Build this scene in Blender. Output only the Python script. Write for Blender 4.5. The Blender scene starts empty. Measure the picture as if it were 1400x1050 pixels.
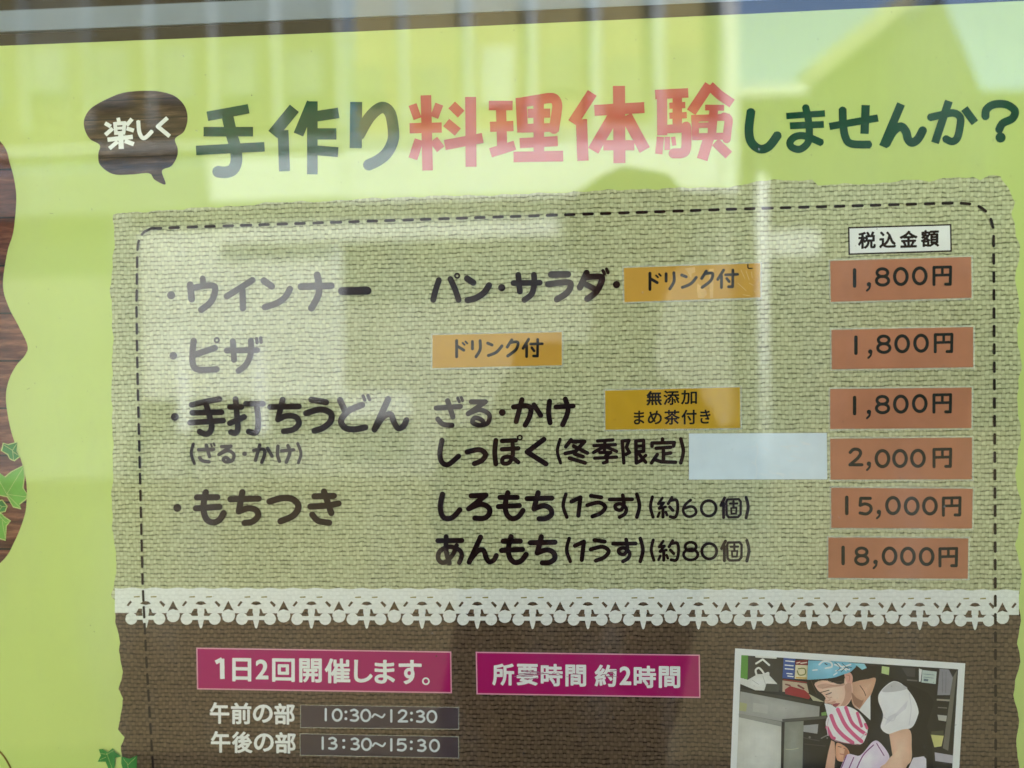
import bpy, bmesh, math, random
from mathutils import Vector, Matrix
from mathutils.geometry import delaunay_2d_cdt
random.seed(7)
SC = bpy.context.scene
COL = SC.collection

# ------------------------------------------------------------------ camera
F = 1060.0                      # focal length in pixels of the 1400 px wide photograph
DIST = 0.50                     # camera to poster
EYE = 1.5                       # camera height
Xc = Vector((15700.0, -243.0, -1060.0)).normalized()      # poster's right, in camera axes (right, down, forward)
Dc = Vector((758.0, 32975.0, 1060.0))
Dc = (Dc - Xc * Dc.dot(Xc)).normalized()                  # poster's down
Fc = Xc.cross(Dc).normalized()                            # into the poster
CAM = Vector((0.0, -DIST, EYE))
def cam2w(v): return Vector((v.dot(Xc), v.dot(Fc), -v.dot(Dc)))
cd = bpy.data.cameras.new('camera'); cam = bpy.data.objects.new('camera', cd); COL.objects.link(cam)
r = cam2w(Vector((1, 0, 0))); u = cam2w(Vector((0, -1, 0))); b = cam2w(Vector((0, 0, -1)))
cam.matrix_world = Matrix(((r.x, u.x, b.x, CAM.x), (r.y, u.y, b.y, CAM.y), (r.z, u.z, b.z, CAM.z), (0, 0, 0, 1)))
cd.sensor_fit = 'HORIZONTAL'; cd.sensor_width = 36.0; cd.lens = F / 1400.0 * 36.0
cd.clip_start = 0.01; cd.clip_end = 400
cd.dof.use_dof = True; cd.dof.focus_distance = DIST * 1.0; cd.dof.aperture_fstop = 2.7
SC.camera = cam

# ------------------------------------------------------------------ sky, sun, exposure
SUN_EL, SUN_AZ = math.radians(57), math.radians(22)       # azimuth: from +Y (behind the shop) towards +X
W = bpy.data.worlds.new('World'); SC.world = W; W.use_nodes = True
nt = W.node_tree
sky = nt.nodes.new('ShaderNodeTexSky'); sky.sky_type = 'NISHITA'; sky.sun_disc = False
sky.sun_elevation = SUN_EL; sky.sun_rotation = SUN_AZ; sky.air_density = 1.0; sky.dust_density = 0.6
bg = nt.nodes['Background']; nt.links.new(sky.outputs[0], bg.inputs[0]); bg.inputs[1].default_value = 0.15
sd = bpy.data.lights.new('sun', 'SUN'); sun = bpy.data.objects.new('sun', sd); COL.objects.link(sun)
sd.energy = 4.0; sd.angle = math.radians(0.5); sd.color = (1.0, 0.97, 0.92)
sv = Vector((math.sin(SUN_AZ) * math.cos(SUN_EL), math.cos(SUN_AZ) * math.cos(SUN_EL), math.sin(SUN_EL)))
sun.rotation_euler = sv.to_track_quat('Z', 'Y').to_euler(); sun.location = sv * 30
SC.view_settings.view_transform = 'Standard'; SC.view_settings.look = 'None'
SC.view_settings.gamma = 1.0; SC.view_settings.use_curve_mapping = False
SC.view_settings.exposure = 3.58
SC.render.engine = 'CYCLES'
SC.cycles.max_bounces = 8; SC.cycles.diffuse_bounces = 4; SC.cycles.transparent_max_bounces = 16
SC.cycles.use_denoising = True

# ------------------------------------------------------------------ helpers
GLASS = -0.014                  # front face of the pane
def ray(px, py): return cam2w(Vector(((px - 700.0) / F, (py - 525.0) / F, 1.0)))
def P(px, py, y=0.0):           # photograph pixel -> point of a real plane at depth y
    d = ray(px, py); return CAM + d * ((y - CAM.y) / d.y)
def R(px, py, Y):               # a point of the street whose mirror image in the pane is seen at that pixel, Y behind the pane
    p = P(px, py, GLASS + Y); return Vector((p.x, GLASS - Y, p.z))

def srgb(*c):
    return tuple((v / 255 / 12.92) if v / 255 < 0.04045 else ((v / 255 + 0.055) / 1.055) ** 2.4 for v in c)
class N:                        # small node-graph writer
    def __init__(s, name):
        s.m = bpy.data.materials.new(name); s.m.use_nodes = True; s.t = s.m.node_tree
        s.b = s.t.nodes['Principled BSDF']; s.out = s.t.nodes['Material Output']
    def node(s, typ, **kw):
        n = s.t.nodes.new(typ)
        for k, v in kw.items(): setattr(n, k, v)
        return n
    def put(s, sock, v):
        if hasattr(v, 'is_output'): s.t.links.new(v, sock)
        else: sock.default_value = v
    def math(s, op, a, b=0.0, c=0.0):
        n = s.node('ShaderNodeMath', operation=op)
        for i, v in enumerate((a, b, c)): s.put(n.inputs[i], v)
        return n.outputs[0]
    def mix(s, f, a, b, blend='MIX'):
        n = s.node('ShaderNodeMix', data_type='RGBA', blend_type=blend)
        s.put(n.inputs[0], f)
        for i, v in ((6, a), (7, b)):
            s.put(n.inputs[i], v if hasattr(v, 'is_output') else (*v[:3], 1.0))
        return n.outputs[2]
    def pos(s):
        return s.node('ShaderNodeNewGeometry').outputs['Position']
    def noise(s, scale, detail=2.0, rough=0.5, vec=None, out=0):
        n = s.node('ShaderNodeTexNoise'); n.inputs['Scale'].default_value = scale
        n.inputs['Detail'].default_value = detail; n.inputs['Roughness'].default_value = rough
        s.t.links.new(vec if vec is not None else s.pos(), n.inputs['Vector']); return n.outputs[out]
    def ramp(s, f, stops):
        n = s.node('ShaderNodeValToRGB'); e = n.color_ramp.elements
        while len(e) < len(stops): e.new(0.5)
        for el, (p, c) in zip(e, stops): el.position = p; el.color = (*c[:3], 1.0)
        s.put(n.inputs[0], f); return n.outputs[0]
    def done(s, color=None, rough=0.5, spec=0.3):
        if color is not None: s.put(s.b.inputs['Base Color'], color if hasattr(color, 'is_output') else (*color[:3], 1.0))
        s.put(s.b.inputs['Roughness'], rough); s.b.inputs['Specular IOR Level'].default_value = spec
        return s.m
MATS = {}
def ink(rgb, rough=0.5, var=0.06, scale=60.0, spec=0.05):        # printed or painted colour with faint uneven pigment
    key = (tuple(rgb), rough, var, scale, spec)
    if key not in MATS:
        n = N('ink'); f = n.noise(scale, 4.0, 0.65)
        MATS[key] = n.done(n.mix(f, tuple(v * (1 - var) for v in rgb), tuple(min(1, v * (1 + var)) for v in rgb)), rough, spec)
    return MATS[key]

def link(name, me, parent=None):
    o = bpy.data.objects.new(name, me); COL.objects.link(o)
    if parent is not None: o.parent = parent
    return o
def worldloc(o):
    v = Vector((0, 0, 0))
    while o is not None: v += o.location; o = o.parent
    return v
class MB:                       # collects faces with materials, in world coordinates
    def __init__(s): s.v = []; s.f = []; s.mi = []; s.m = []
    def mat(s, m):
        if m not in s.m: s.m.append(m)
        return s.m.index(m)
    def add(s, vs, fs, m):
        k = len(s.v); s.v += [Vector(v) for v in vs]; i = s.mat(m)
        for f in fs: s.f.append([k + a for a in f]); s.mi.append(i)
    def box(s, a, b, m):
        x0, x1 = sorted((a[0], b[0])); y0, y1 = sorted((a[1], b[1])); z0, z1 = sorted((a[2], b[2]))
        s.add([(x0, y0, z0), (x1, y0, z0), (x1, y1, z0), (x0, y1, z0), (x0, y0, z1), (x1, y0, z1), (x1, y1, z1), (x0, y1, z1)],
              [(3, 2, 1, 0), (4, 5, 6, 7), (0, 1, 5, 4), (1, 2, 6, 5), (2, 3, 7, 6), (3, 0, 4, 7)], m)
    def prism(s, pts, d, m):    # polygon extruded by vector d
        n = len(pts); d = Vector(d)
        s.add([Vector(p) for p in pts] + [Vector(p) + d for p in pts],
              [tuple(range(n))[::-1], tuple(range(n, 2 * n))] + [(i, (i + 1) % n, n + (i + 1) % n, n + i) for i in range(n)], m)
    def tube(s, a, b, ra, rb, m, n=16):
        a, b = Vector(a), Vector(b); q = (b - a).to_track_quat('Z', 'Y')
        vs = [a + q @ Vector((ra * math.cos(t), ra * math.sin(t), 0)) for t in [2 * math.pi * i / n for i in range(n)]]
        vs += [b + q @ Vector((rb * math.cos(t), rb * math.sin(t), 0)) for t in [2 * math.pi * i / n for i in range(n)]]
        s.add(vs, [tuple(range(n))[::-1], tuple(range(n, 2 * n))] + [(i, (i + 1) % n, n + (i + 1) % n, n + i) for i in range(n)], m)
    def build(s, name, parent=None, fix=False, smooth=False):
        me = bpy.data.meshes.new(name); off = worldloc(parent)
        me.from_pydata([v - off for v in s.v], [], s.f)
        for m in s.m: me.materials.append(m)
        for p, i in zip(me.polygons, s.mi): p.material_index = i; p.use_smooth = smooth
        if fix:
            bm = bmesh.new(); bm.from_mesh(me); bmesh.ops.recalc_face_normals(bm, faces=bm.faces); bm.to_mesh(me); bm.free()
        return link(name, me, parent)
def tag(o, label, cat, group=None, kind=None):
    o['label'] = label; o['category'] = cat
    if group: o['group'] = group
    if kind: o['kind'] = kind
    return o
def thing(name, loc, label, cat, group=None):
    o = bpy.data.objects.new(name, None); COL.objects.link(o); o.location = loc; o.empty_display_size = 0.02
    return tag(o, label, cat, group)

# flat shapes on the poster, traced in photograph pixels
def nums(s): 
    v = [float(a) for a in s.replace(',', ' ').split()]; return [(v[i], v[i + 1]) for i in range(0, len(v), 2)]
def T(s, ox, oy, k): return [(ox + x / k, oy + y / k) for x, y in nums(s)]
def smooth(pts, closed=False, n=6):
    if len(pts) < 3: return pts
    out = []; m = len(pts)
    for i in range(m if closed else m - 1):
        g = (lambda j: pts[j % m]) if closed else (lambda j: pts[max(0, min(m - 1, j))])
        p0, p1, p2, p3 = g(i - 1), g(i), g(i + 1), g(i + 2)
        for t in [k / n for k in range(n)]:
            out.append(tuple(0.5 * (2 * p1[a] + (p2[a] - p0[a]) * t + (2 * p0[a] - 5 * p1[a] + 4 * p2[a] - p3[a]) * t * t
                                    + (3 * p1[a] - p0[a] - 3 * p2[a] + p3[a]) * t ** 3) for a in (0, 1)))
    if not closed: out.append(pts[-1])
    return out
def stroke_polys(pts, w, cap=True, closed=False):       # convex pieces of one pen stroke
    polys = []; h = w / 2; seg = list(zip(pts, pts[1:])) + ([(pts[-1], pts[0])] if closed else [])
    for (a, b) in seg:
        dx, dy = b[0] - a[0], b[1] - a[1]; l = math.hypot(dx, dy)
        if l < 1e-4: continue
        nx, ny = -dy / l * h, dx / l * h
        polys.append([(a[0] + nx, a[1] + ny), (b[0] + nx, b[1] + ny), (b[0] - nx, b[1] - ny), (a[0] - nx, a[1] - ny)])
    for i, p in enumerate(pts):
        if not cap and not closed and i in (0, len(pts) - 1): continue
        polys.append([(p[0] + h * math.cos(t), p[1] + h * math.sin(t)) for t in [2 * math.pi * (k + .13) / 14 for k in range(14)]])
    return polys
def union(polys):
    vs = []; fs = []
    ox = min(q[0] for p in polys for q in p); oy = min(q[1] for p in polys for q in p)
    for p in polys:
        p = [(round((x - ox) * 200) / 200, round((y - oy) * 200) / 200) for x, y in p]
        p = [q for i, q in enumerate(p) if q != p[i - 1]]
        if len(p) < 3: continue
        area = sum(p[i][0] * p[(i + 1) % len(p)][1] - p[(i + 1) % len(p)][0] * p[i][1] for i in range(len(p)))
        if abs(area) < 1e-3: continue
        if area < 0: p = p[::-1]
        fs.append(list(range(len(vs), len(vs) + len(p)))); vs += [Vector(q) for q in p]
    v, e, f, ov, oe, of = delaunay_2d_cdt(vs, [], fs, 0, 1e-4)
    v = [Vector((q.x + ox, q.y + oy)) for q in v]
    keep = [t for t, o in zip(f, of) if o]
    return v, keep
LAY = 0.00016                   # one printed layer
def lay(k): return -LAY * k
def flat(mb, polys, k, m, warp=None):
    if not polys: return
    v, f = union(polys)
    pts = [warp(p.x, p.y) if warp else (p.x, p.y) for p in v]
    w = [P(x, y, lay(k)) for x, y in pts]
    fs = []
    for t in f:                  # face the viewer (-Y)
        a, b, c = (w[i] for i in t[:3])
        fs.append(t if (b - a).cross(c - a).y < 0 else t[::-1])
    mb.add(w, fs, m)
def L(w, s): return stroke_polys(nums(s), w * 1.15)                       # straight pen strokes, round ends
def S(w, s): return stroke_polys(smooth(nums(s)), w * 1.15)               # curved pen strokes, round ends
def LB(w, s): return stroke_polys(nums(s), w, cap=False)           # square ends
def SB(w, s): return stroke_polys(smooth(nums(s)), w, cap=False)
def dot(x, y, r_): return [[(x + r_ * math.cos(t), y + r_ * math.sin(t)) for t in [2 * math.pi * k / 20 for k in range(20)]]]
def ell(x, y, rx, ry, w, rot=0.0):
    pts = [(x + rx * math.cos(t), y + ry * math.sin(t)) for t in [2 * math.pi * k / 22 for k in range(22)]]
    return stroke_polys(pts, w * 1.15, closed=True)
def ring(x, y, r_, w): return ell(x, y, r_, r_, w)
def shift(polys, dx, dy): return [[(x + dx, y + dy) for x, y in p] for p in polys]
def text(name, glyphs, k, m, parent, warp=None):
    mb = MB()
    for g in glyphs: flat(mb, g, k, m, warp)
    return mb.build(name, parent)
GLY = {}
def glyph(ch):                  # one character of Blender's own font as flat triangles in a unit box
    if ch not in GLY:
        c = bpy.data.curves.new('glyph', 'FONT'); c.body = ch; c.size = 1.0; c.resolution_u = 4; c.fill_mode = 'BOTH'
        o = bpy.data.objects.new('glyph', c); COL.objects.link(o)
        bpy.context.view_layer.update()
        me = bpy.data.meshes.new_from_object(o.evaluated_get(bpy.context.evaluated_depsgraph_get()))
        v = [(p.co.x, p.co.y) for p in me.vertices]; f = [list(p.vertices) for p in me.polygons]
        cnt = {}
        for t in f:
            for i in range(len(t)):
                e = tuple(sorted((t[i], t[(i + 1) % len(t)]))); cnt[e] = cnt.get(e, 0) + 1
        rim = [e for e, k in cnt.items() if k == 1]
        bpy.data.objects.remove(o); bpy.data.curves.remove(c); bpy.data.meshes.remove(me)
        x0, x1 = min(p[0] for p in v), max(p[0] for p in v); y0, y1 = min(p[1] for p in v), max(p[1] for p in v)
        GLY[ch] = ([((x - x0) / (x1 - x0), (y1 - y) / (y1 - y0)) for x, y in v], f, rim)
    return GLY[ch]
def put_glyph(mb, ch, x0, y0, x1, y1, k, m, bold=1.5, slope=0.0):    # fitted into a pixel box, made bolder by a pen along its rim
    v, f, rim = glyph(ch); h = bold / 2; x0, y0, x1, y1 = x0 + h, y0 + h, x1 - h, y1 - h
    w = [(x0 + a * (x1 - x0), y0 + c * (y1 - y0) + a * (x1 - x0) * slope) for a, c in v]
    polys = [[w[i] for i in t] for t in f]
    if bold > 0:
        for i, j in rim:
            (ax, ay), (bx, by) = w[i], w[j]; l = math.hypot(bx - ax, by - ay)
            if l < 1e-5: continue
            nx, ny = -(by - ay) / l * h, (bx - ax) / l * h
            polys.append([(ax + nx, ay + ny), (bx + nx, by + ny), (bx - nx, by - ny), (ax - nx, ay - ny)])
        for i in {q for e in rim for q in e}:
            polys.append([(w[i][0] + h * math.cos(t), w[i][1] + h * math.sin(t)) for t in [2 * math.pi * (q + .13) / 8 for q in range(8)]])
    flat(mb, polys, k, m)
def quad_frame(q, t):           # quad shrunk by about t pixels
    cx = sum(p[0] for p in q) / 4; cy = sum(p[1] for p in q) / 4
    return [(x + (t if x < cx else -t), y + (t if y < cy else -t)) for x, y in q]
def ragged(pts, amp, step=3.0, seed=1):
    rnd = random.Random(seed); out = []; m = len(pts); ph = [rnd.uniform(0, 6.28) for _ in range(4)]; d = 0
    for i in range(m):
        (x0, y0), (x1, y1) = pts[i], pts[(i + 1) % m]; l = math.hypot(x1 - x0, y1 - y0); n = max(1, int(l / step))
        nx, ny = (-(y1 - y0) / (l + 1e-9), (x1 - x0) / (l + 1e-9))
        for k in range(n):
            t = k / n; d += step
            o = amp * (0.5 * math.sin(d / 7.3 + ph[0]) + 0.4 * math.sin(d / 17.0 + ph[1]) + 0.35 * math.sin(d / 3.9 + ph[2])) + rnd.uniform(-.25, .25) * amp
            out.append((x0 + (x1 - x0) * t + nx * o, y0 + (y1 - y0) * t + ny * o))
    return out

# ------------------------------------------------------------------ materials
def weave(name, hi, lo, gap, contrast=1.0):             # printed picture of a coarse sackcloth weave
    n = N(name); p = n.pos(); sep = n.node('ShaderNodeSeparateXYZ'); n.t.links.new(p, sep.inputs[0])
    pitch = 0.00290
    wob = n.math('SUBTRACT', n.noise(55.0, 3.0, 0.6), 0.5); wob2 = n.math('SUBTRACT', n.noise(420.0, 2.0, 0.5), 0.5)
    wx = n.math('SUBTRACT', n.noise(70.0, 3.0, 0.6, out=1) if False else n.noise(83.0, 3.0, 0.6), 0.5)
    u_ = n.math('ADD', n.math('MULTIPLY', sep.outputs[0], 1 / 0.00235), n.math('ADD', n.math('MULTIPLY', wx, 1.8), n.math('MULTIPLY', wob2, 0.5)))
    v_ = n.math('ADD', n.math('MULTIPLY', sep.outputs[2], 1 / pitch), n.math('ADD', n.math('MULTIPLY', wob, 1.3), n.math('MULTIPLY', wob2, 0.45)))
    fu, fv = n.math('FRACT', u_), n.math('FRACT', v_)
    par = n.math('MODULO', n.math('ADD', n.math('FLOOR', u_), n.math('FLOOR', v_)), 2.0)
    par = n.math('ABSOLUTE', par)
    du = n.math('ABSOLUTE', n.math('SUBTRACT', fu, 0.5)); dv = n.math('ABSOLUTE', n.math('SUBTRACT', fv, 0.5))
    comb = n.node('ShaderNodeCombineXYZ'); n.put(comb.inputs[0], n.math('FLOOR', u_)); n.put(comb.inputs[1], n.math('FLOOR', v_))
    wn = n.node('ShaderNodeTexWhiteNoise', noise_dimensions='3D'); n.t.links.new(comb.outputs[0], wn.inputs[0]); cell = wn.outputs[0]
    # dark dashes between rows, each of its own strength, broken where a warp thread passes over
    c2 = n.node('ShaderNodeCombineXYZ'); n.put(c2.inputs[0], n.math('FLOOR', n.math('MULTIPLY', u_, 1.0))); n.put(c2.inputs[1], n.math('FLOOR', n.math('ADD', v_, 0.5))); c2.inputs[2].default_value = 5.0
    w2 = n.node('ShaderNodeTexWhiteNoise', noise_dimensions='3D'); n.t.links.new(c2.outputs[0], w2.inputs[0])
    rowgap = n.math('POWER', n.math('MULTIPLY', dv, 2.0), 3.2)
    colgap = n.math('POWER', n.math('MULTIPLY', du, 2.0), 6.0)
    g = n.math('ADD', n.math('MULTIPLY', rowgap, n.math('ADD', 0.30, n.math('MULTIPLY', w2.outputs[0], 1.0))),
               n.math('MULTIPLY', colgap, n.math('ADD', 0.12, n.math('MULTIPLY', par, 0.38))))
    g = n.math('MINIMUM', n.math('MULTIPLY', g, n.math('ADD', 0.30, n.math('MULTIPLY', n.noise(300.0, 2.0), 1.25))), 1.0)
    tone = n.math('ADD', n.math('MULTIPLY', cell, 0.26), n.math('ADD', n.math('MULTIPLY', par, 0.34), n.math('MULTIPLY', n.noise(900.0, 3.0, 0.7), 0.45)))
    tone = n.math('ADD', tone, n.math('MULTIPLY', n.math('SUBTRACT', n.noise(9.0, 3.0), 0.5), 0.5))
    body = n.mix(n.math('MINIMUM', n.math('MAXIMUM', tone, 0.0), 1.0), lo, hi)
    return n.done(n.mix(n.math('MULTIPLY', g, contrast), body, gap), 0.6, 0.05)
M = {}
M['green'] = ink((0.545, 0.655, 0.222), 0.5, 0.03, 14.0)
M['burlap'] = weave('pale_sackcloth_print', (0.69, 0.705, 0.455), (0.385, 0.40, 0.235), (0.095, 0.10, 0.045), 1.0)
M['brown_burlap'] = weave('brown_sackcloth_print', (0.200, 0.138, 0.090), (0.085, 0.056, 0.036), (0.014, 0.009, 0.006), 1.0)
M['lace'] = weave('lace_print', (0.86, 0.88, 0.86), (0.75, 0.77, 0.75), (0.58, 0.60, 0.58), 0.5)
M['stitch'] = ink((0.018, 0.009, 0.009)); M['menu'] = ink((0.016, 0.006, 0.006))
M['dkgreen'] = ink((0.005, 0.066, 0.032), 0.4, 0.15, 30.0); M['red'] = ink((0.50, 0.075, 0.055), 0.4)
M['white'] = ink((0.84, 0.86, 0.86)); M['offwhite'] = ink((0.72, 0.76, 0.78))
M['pink'] = ink((0.40, 0.014, 0.135)); M['palepink'] = ink((0.75, 0.36, 0.48))
M['ticket'] = ink((0.46, 0.195, 0.112), 0.35, 0.26, 28.0); M['orange'] = ink((0.57, 0.325, 0.058), 0.35, 0.10, 40.0)
M['mustard'] = ink((0.53, 0.325, 0.025), 0.35, 0.10, 40.0); M['black'] = ink((0.008, 0.010, 0.012))
M['plate'] = ink((0.082, 0.060, 0.070), 0.35, 0.12, 60.0); M['timetext'] = ink((0.62, 0.68, 0.74))
M['paper'] = ink((0.66, 0.77, 0.88), 0.4, 0.16, 32.0)
def wood(name, cols, scale, plank, line):
    n = N(name); p = n.pos(); mp = n.node('ShaderNodeMapping'); mp.inputs['Scale'].default_value = (0.12, 1, 1); n.t.links.new(p, mp.inputs[0])
    f = n.noise(scale, 6.0, 0.65, mp.outputs[0]); c = n.ramp(f, [(0.30, cols[0]), (0.5, cols[1]), (0.68, cols[2])])
    sep = n.node('ShaderNodeSeparateXYZ'); n.t.links.new(p, sep.inputs[0])
    fr = n.math('FRACT', n.math('MULTIPLY', sep.outputs[2], 1 / plank)); g = n.math('LESS_THAN', fr, line)
    return n.done(n.mix(g, c, (0.008, 0.006, 0.005)), 0.5, 0.05)
M['wood'] = wood('dark_plank_print', [(0.008, 0.005, 0.004), (0.045, 0.026, 0.017), (0.13, 0.080, 0.050)], 300.0, 0.0125, 0.06)
M['redwood'] = wood('reddish_plank_print', [(0.030, 0.009, 0.007), (0.13, 0.042, 0.028), (0.36, 0.15, 0.09)], 170.0, 0.032, 0.04)

n = N('laminate'); tr = n.node('ShaderNodeBsdfTransparent'); mx = n.node('ShaderNodeMixShader'); mx.inputs[0].default_value = 0.25
n.done((0.80, 0.83, 0.70), 0.25, 0.5); n.t.links.new(tr.outputs[0], mx.inputs[1]); n.t.links.new(n.b.outputs[0], mx.inputs[2]); n.t.links.new(mx.outputs[0], n.out.inputs[0]); M['laminate'] = n.m

n = N('window_glass'); tr = n.node('ShaderNodeBsdfTransparent'); tr.inputs[0].default_value = (0.97, 0.985, 0.975, 1)
gl = n.node('ShaderNodeBsdfGlossy'); gl.inputs['Roughness'].default_value = 0.0
bp = n.node('ShaderNodeBump'); bp.inputs['Strength'].default_value = 1.0; bp.inputs['Distance'].default_value = 1.0; n.put(bp.inputs['Height'], n.math('MULTIPLY', n.noise(7.0, 2.0, 0.45), 1.1e-4)); n.t.links.new(bp.outputs[0], gl.inputs['Normal'])
fr = n.node('ShaderNodeFresnel'); fr.inputs[0].default_value = 1.5; mx = n.node('ShaderNodeMixShader')
n.put(mx.inputs[0], n.math('MINIMUM', n.math('MULTIPLY', fr.outputs[0], 1.22), 1.0))      # both faces of the pane and the laminate
n.t.links.new(tr.outputs[0], mx.inputs[1]); n.t.links.new(gl.outputs[0], mx.inputs[2]); n.t.links.new(mx.outputs[0], n.out.inputs[0]); 
df = n.node('ShaderNodeBsdfDiffuse'); df.inputs[0].default_value = (0.75, 0.74, 0.70, 1); m3 = n.node('ShaderNodeMixShader')
mp = n.node('ShaderNodeMapping'); mp.inputs['Rotation'].default_value = (0, 0.5, 0); mp.inputs['Scale'].default_value = (1, 1, 0.25); n.t.links.new(n.pos(), mp.inputs[0])
sm_ = n.math('MULTIPLY', n.math('MAXIMUM', n.math('SUBTRACT', n.noise(14.0, 6.0, 0.7, mp.outputs[0]), 0.52), 0.0), 0.16)
sp_ = n.math('MULTIPLY', n.math('GREATER_THAN', n.noise(420.0, 1.0, 0.5), 0.765), 0.16)
n.put(m3.inputs[0], n.math('ADD', sm_, sp_)); n.t.links.new(mx.outputs[0], m3.inputs[1]); n.t.links.new(df.outputs[0], m3.inputs[2]); n.t.links.new(m3.outputs[0], n.out.inputs[0])
M['glass'] = n.m
n = N('clear_glass'); tr = n.node('ShaderNodeBsdfTransparent'); n.t.links.new(tr.outputs[0], n.out.inputs[0]); M['clear'] = n.m

# ------------------------------------------------------------------ the setting: ground
n = N('gravel'); f = n.noise(3.0, 8.0, 0.7); f2 = n.noise(60.0, 3.0, 0.6)
M['ground'] = n.done(n.mix(f2, n.mix(f, (0.056, 0.047, 0.022), (0.088, 0.073, 0.036)), (0.045, 0.038, 0.018)), 0.9, 0.1)
mb = MB(); mb.add([(-150, -150, 0), (150, -150, 0), (150, 60, 0), (-150, 60, 0)], [(0, 1, 2, 3)], M['ground'])
g = mb.build('ground'); g['kind'] = 'structure'

# ------------------------------------------------------------------ the shop around the poster's window: unseen walls and roof, added to cast shade
M['plaster'] = ink((0.45, 0.43, 0.38), 0.8, 0.08, 6.0, 0.1); M['roofing'] = ink((0.10, 0.10, 0.11), 0.6, 0.15, 8.0)
M['dark'] = ink((0.018, 0.020, 0.023), 0.7); M['alu'] = ink((0.25, 0.31, 0.35), 0.4, 0.05, 30.0); M['board'] = ink((0.020, 0.019, 0.016), 0.6, 0.1, 30.0)
shop = thing('shade_shop', (0, 2.0, 0), 'unseen cream plastered shop building around the poster window, added to cast shade', 'building')
OX0, OX1, OZ0, OZ1 = -1.0, 0.9, 0.75, 2.02
mb = MB()
mb.box((-4.5, 0.0, 0), (OX0, 0.2, 3.1), M['plaster']); mb.box((OX1, 0.0, 0), (4.5, 0.2, 3.1), M['plaster'])
mb.box((OX0, 0.002, 0), (OX1, 0.198, OZ0), M['plaster']); mb.box((OX0, 0.002, OZ1), (OX1, 0.198, 3.098), M['plaster'])
mb.box((-4.5, 0.203, 0), (-4.3, 4.0, 3.1), M['plaster']); mb.box((4.3, 0.203, 0), (4.5, 4.0, 3.1), M['plaster']); mb.box((-4.297, 3.8, 0), (4.297, 4.0, 3.1), M['plaster'])
mb.build('wall', shop, fix=True)
mb = MB(); mb.box((-1.3, 0.42, 0.4), (1.2, 0.46, 2.4), M['dark']); mb.build('dark_interior_panel', shop, fix=True)  # dark sheet whose colour stands for the unlit shop interior
mb = MB(); mb.prism([(-4.9, -0.45, 3.11), (-4.9, 2.1, 3.95), (-4.9, 4.5, 3.11), (-4.9, 4.5, 3.23), (-4.9, 2.1, 4.09), (-4.9, -0.45, 3.23)], (9.8, 0, 0), M['roofing'])
mb.build('roof', shop, fix=True)
# window rail and backing board behind the pane, seen above the poster's top edge
def rail_poly(y, pts): return [P(x, py, y) for x, py in pts]
mb = MB(); mb.prism([P(-260, 26, 0.055), P(1700, -58, 0.055), P(1700, -26, 0.055), P(-260, 54, 0.055)], (0, 0.02, 0), M['alu'])
tag(mb.build('window_rail', fix=True), 'pale grey aluminium rail running above the green poster', 'window rail')
mb = MB(); mb.prism([P(-330, 62, 0.004), P(1800, -34, 0.004), P(1800, 1500, 0.004), P(-330, 1500, 0.004)], (0, 0.012, 0), M['board'])
tag(mb.build('backing_board', fix=True), 'dark brown board behind the poster, edge showing above it', 'board')

# ------------------------------------------------------------------ the poster
poster = thing('poster', P(700, 1200, 0), 'lime green cooking class poster with sackcloth price panel behind the glass', 'poster')
def plate(name, pts, k, m, parent, thick=0.0):
    mb = MB(); flat(mb, [pts], k, m); return mb.build(name, parent)
mb = MB(); mb.prism([P(-300, 77, 0.002), P(0, 64.5, 0.002), P(500, 44.5, 0.002), P(1000, 22, 0.002), P(1400, 3, 0.002), P(1750, -13, 0.002), P(1750, 1450, 0.002), P(-300, 1450, 0.002)], (0, -0.002, 0), M['green'])
mb.build('green_sheet', poster, fix=True)
# sackcloth panel
top = nums('155,293 240,286 320,282 370,277 420,276 560,269 700,266 860,259 980,256 1012,254 1040,247 1110,246 1118,253 1200,251 1235,246 1270,248 1290,244 1330,241 1340,247 1352,240 1368,241 1376,255 1388,277 1384,292 1390,325 1395,336 1388,380 1396,430 1389,452 1397,500 1390,545 1396,600 1388,650 1397,700 1389,745 1397,790 1392,822')
leftup = nums('160,822 153,815 156,800 160,770 155,740 153,680 155,600 152,540 155,470 151,400 156,340')
flatp = lambda pts: pts
plate('pale_sackcloth_panel', ragged(top, 1.6, 3.0, 3)[:-300 // 1000 or None] if False else ragged(top + leftup, 1.3, 3.0, 3), 1, M['burlap'], poster)
low = nums('158,822 700,823 1392,824 1396,850 1390,880 1396,905 1388,930 1386,950 1393,985 1389,1020 1396,1060 1392,1180 180,1180 170,1060 165,1020 170,1008 161,997 165,985 168,955 162,942 166,930 167,920 163,890 165,880 158,850')
plate('brown_sackcloth_panel', ragged(low, 0.9, 3.0, 5), 2, M['brown_burlap'], poster)
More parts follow.
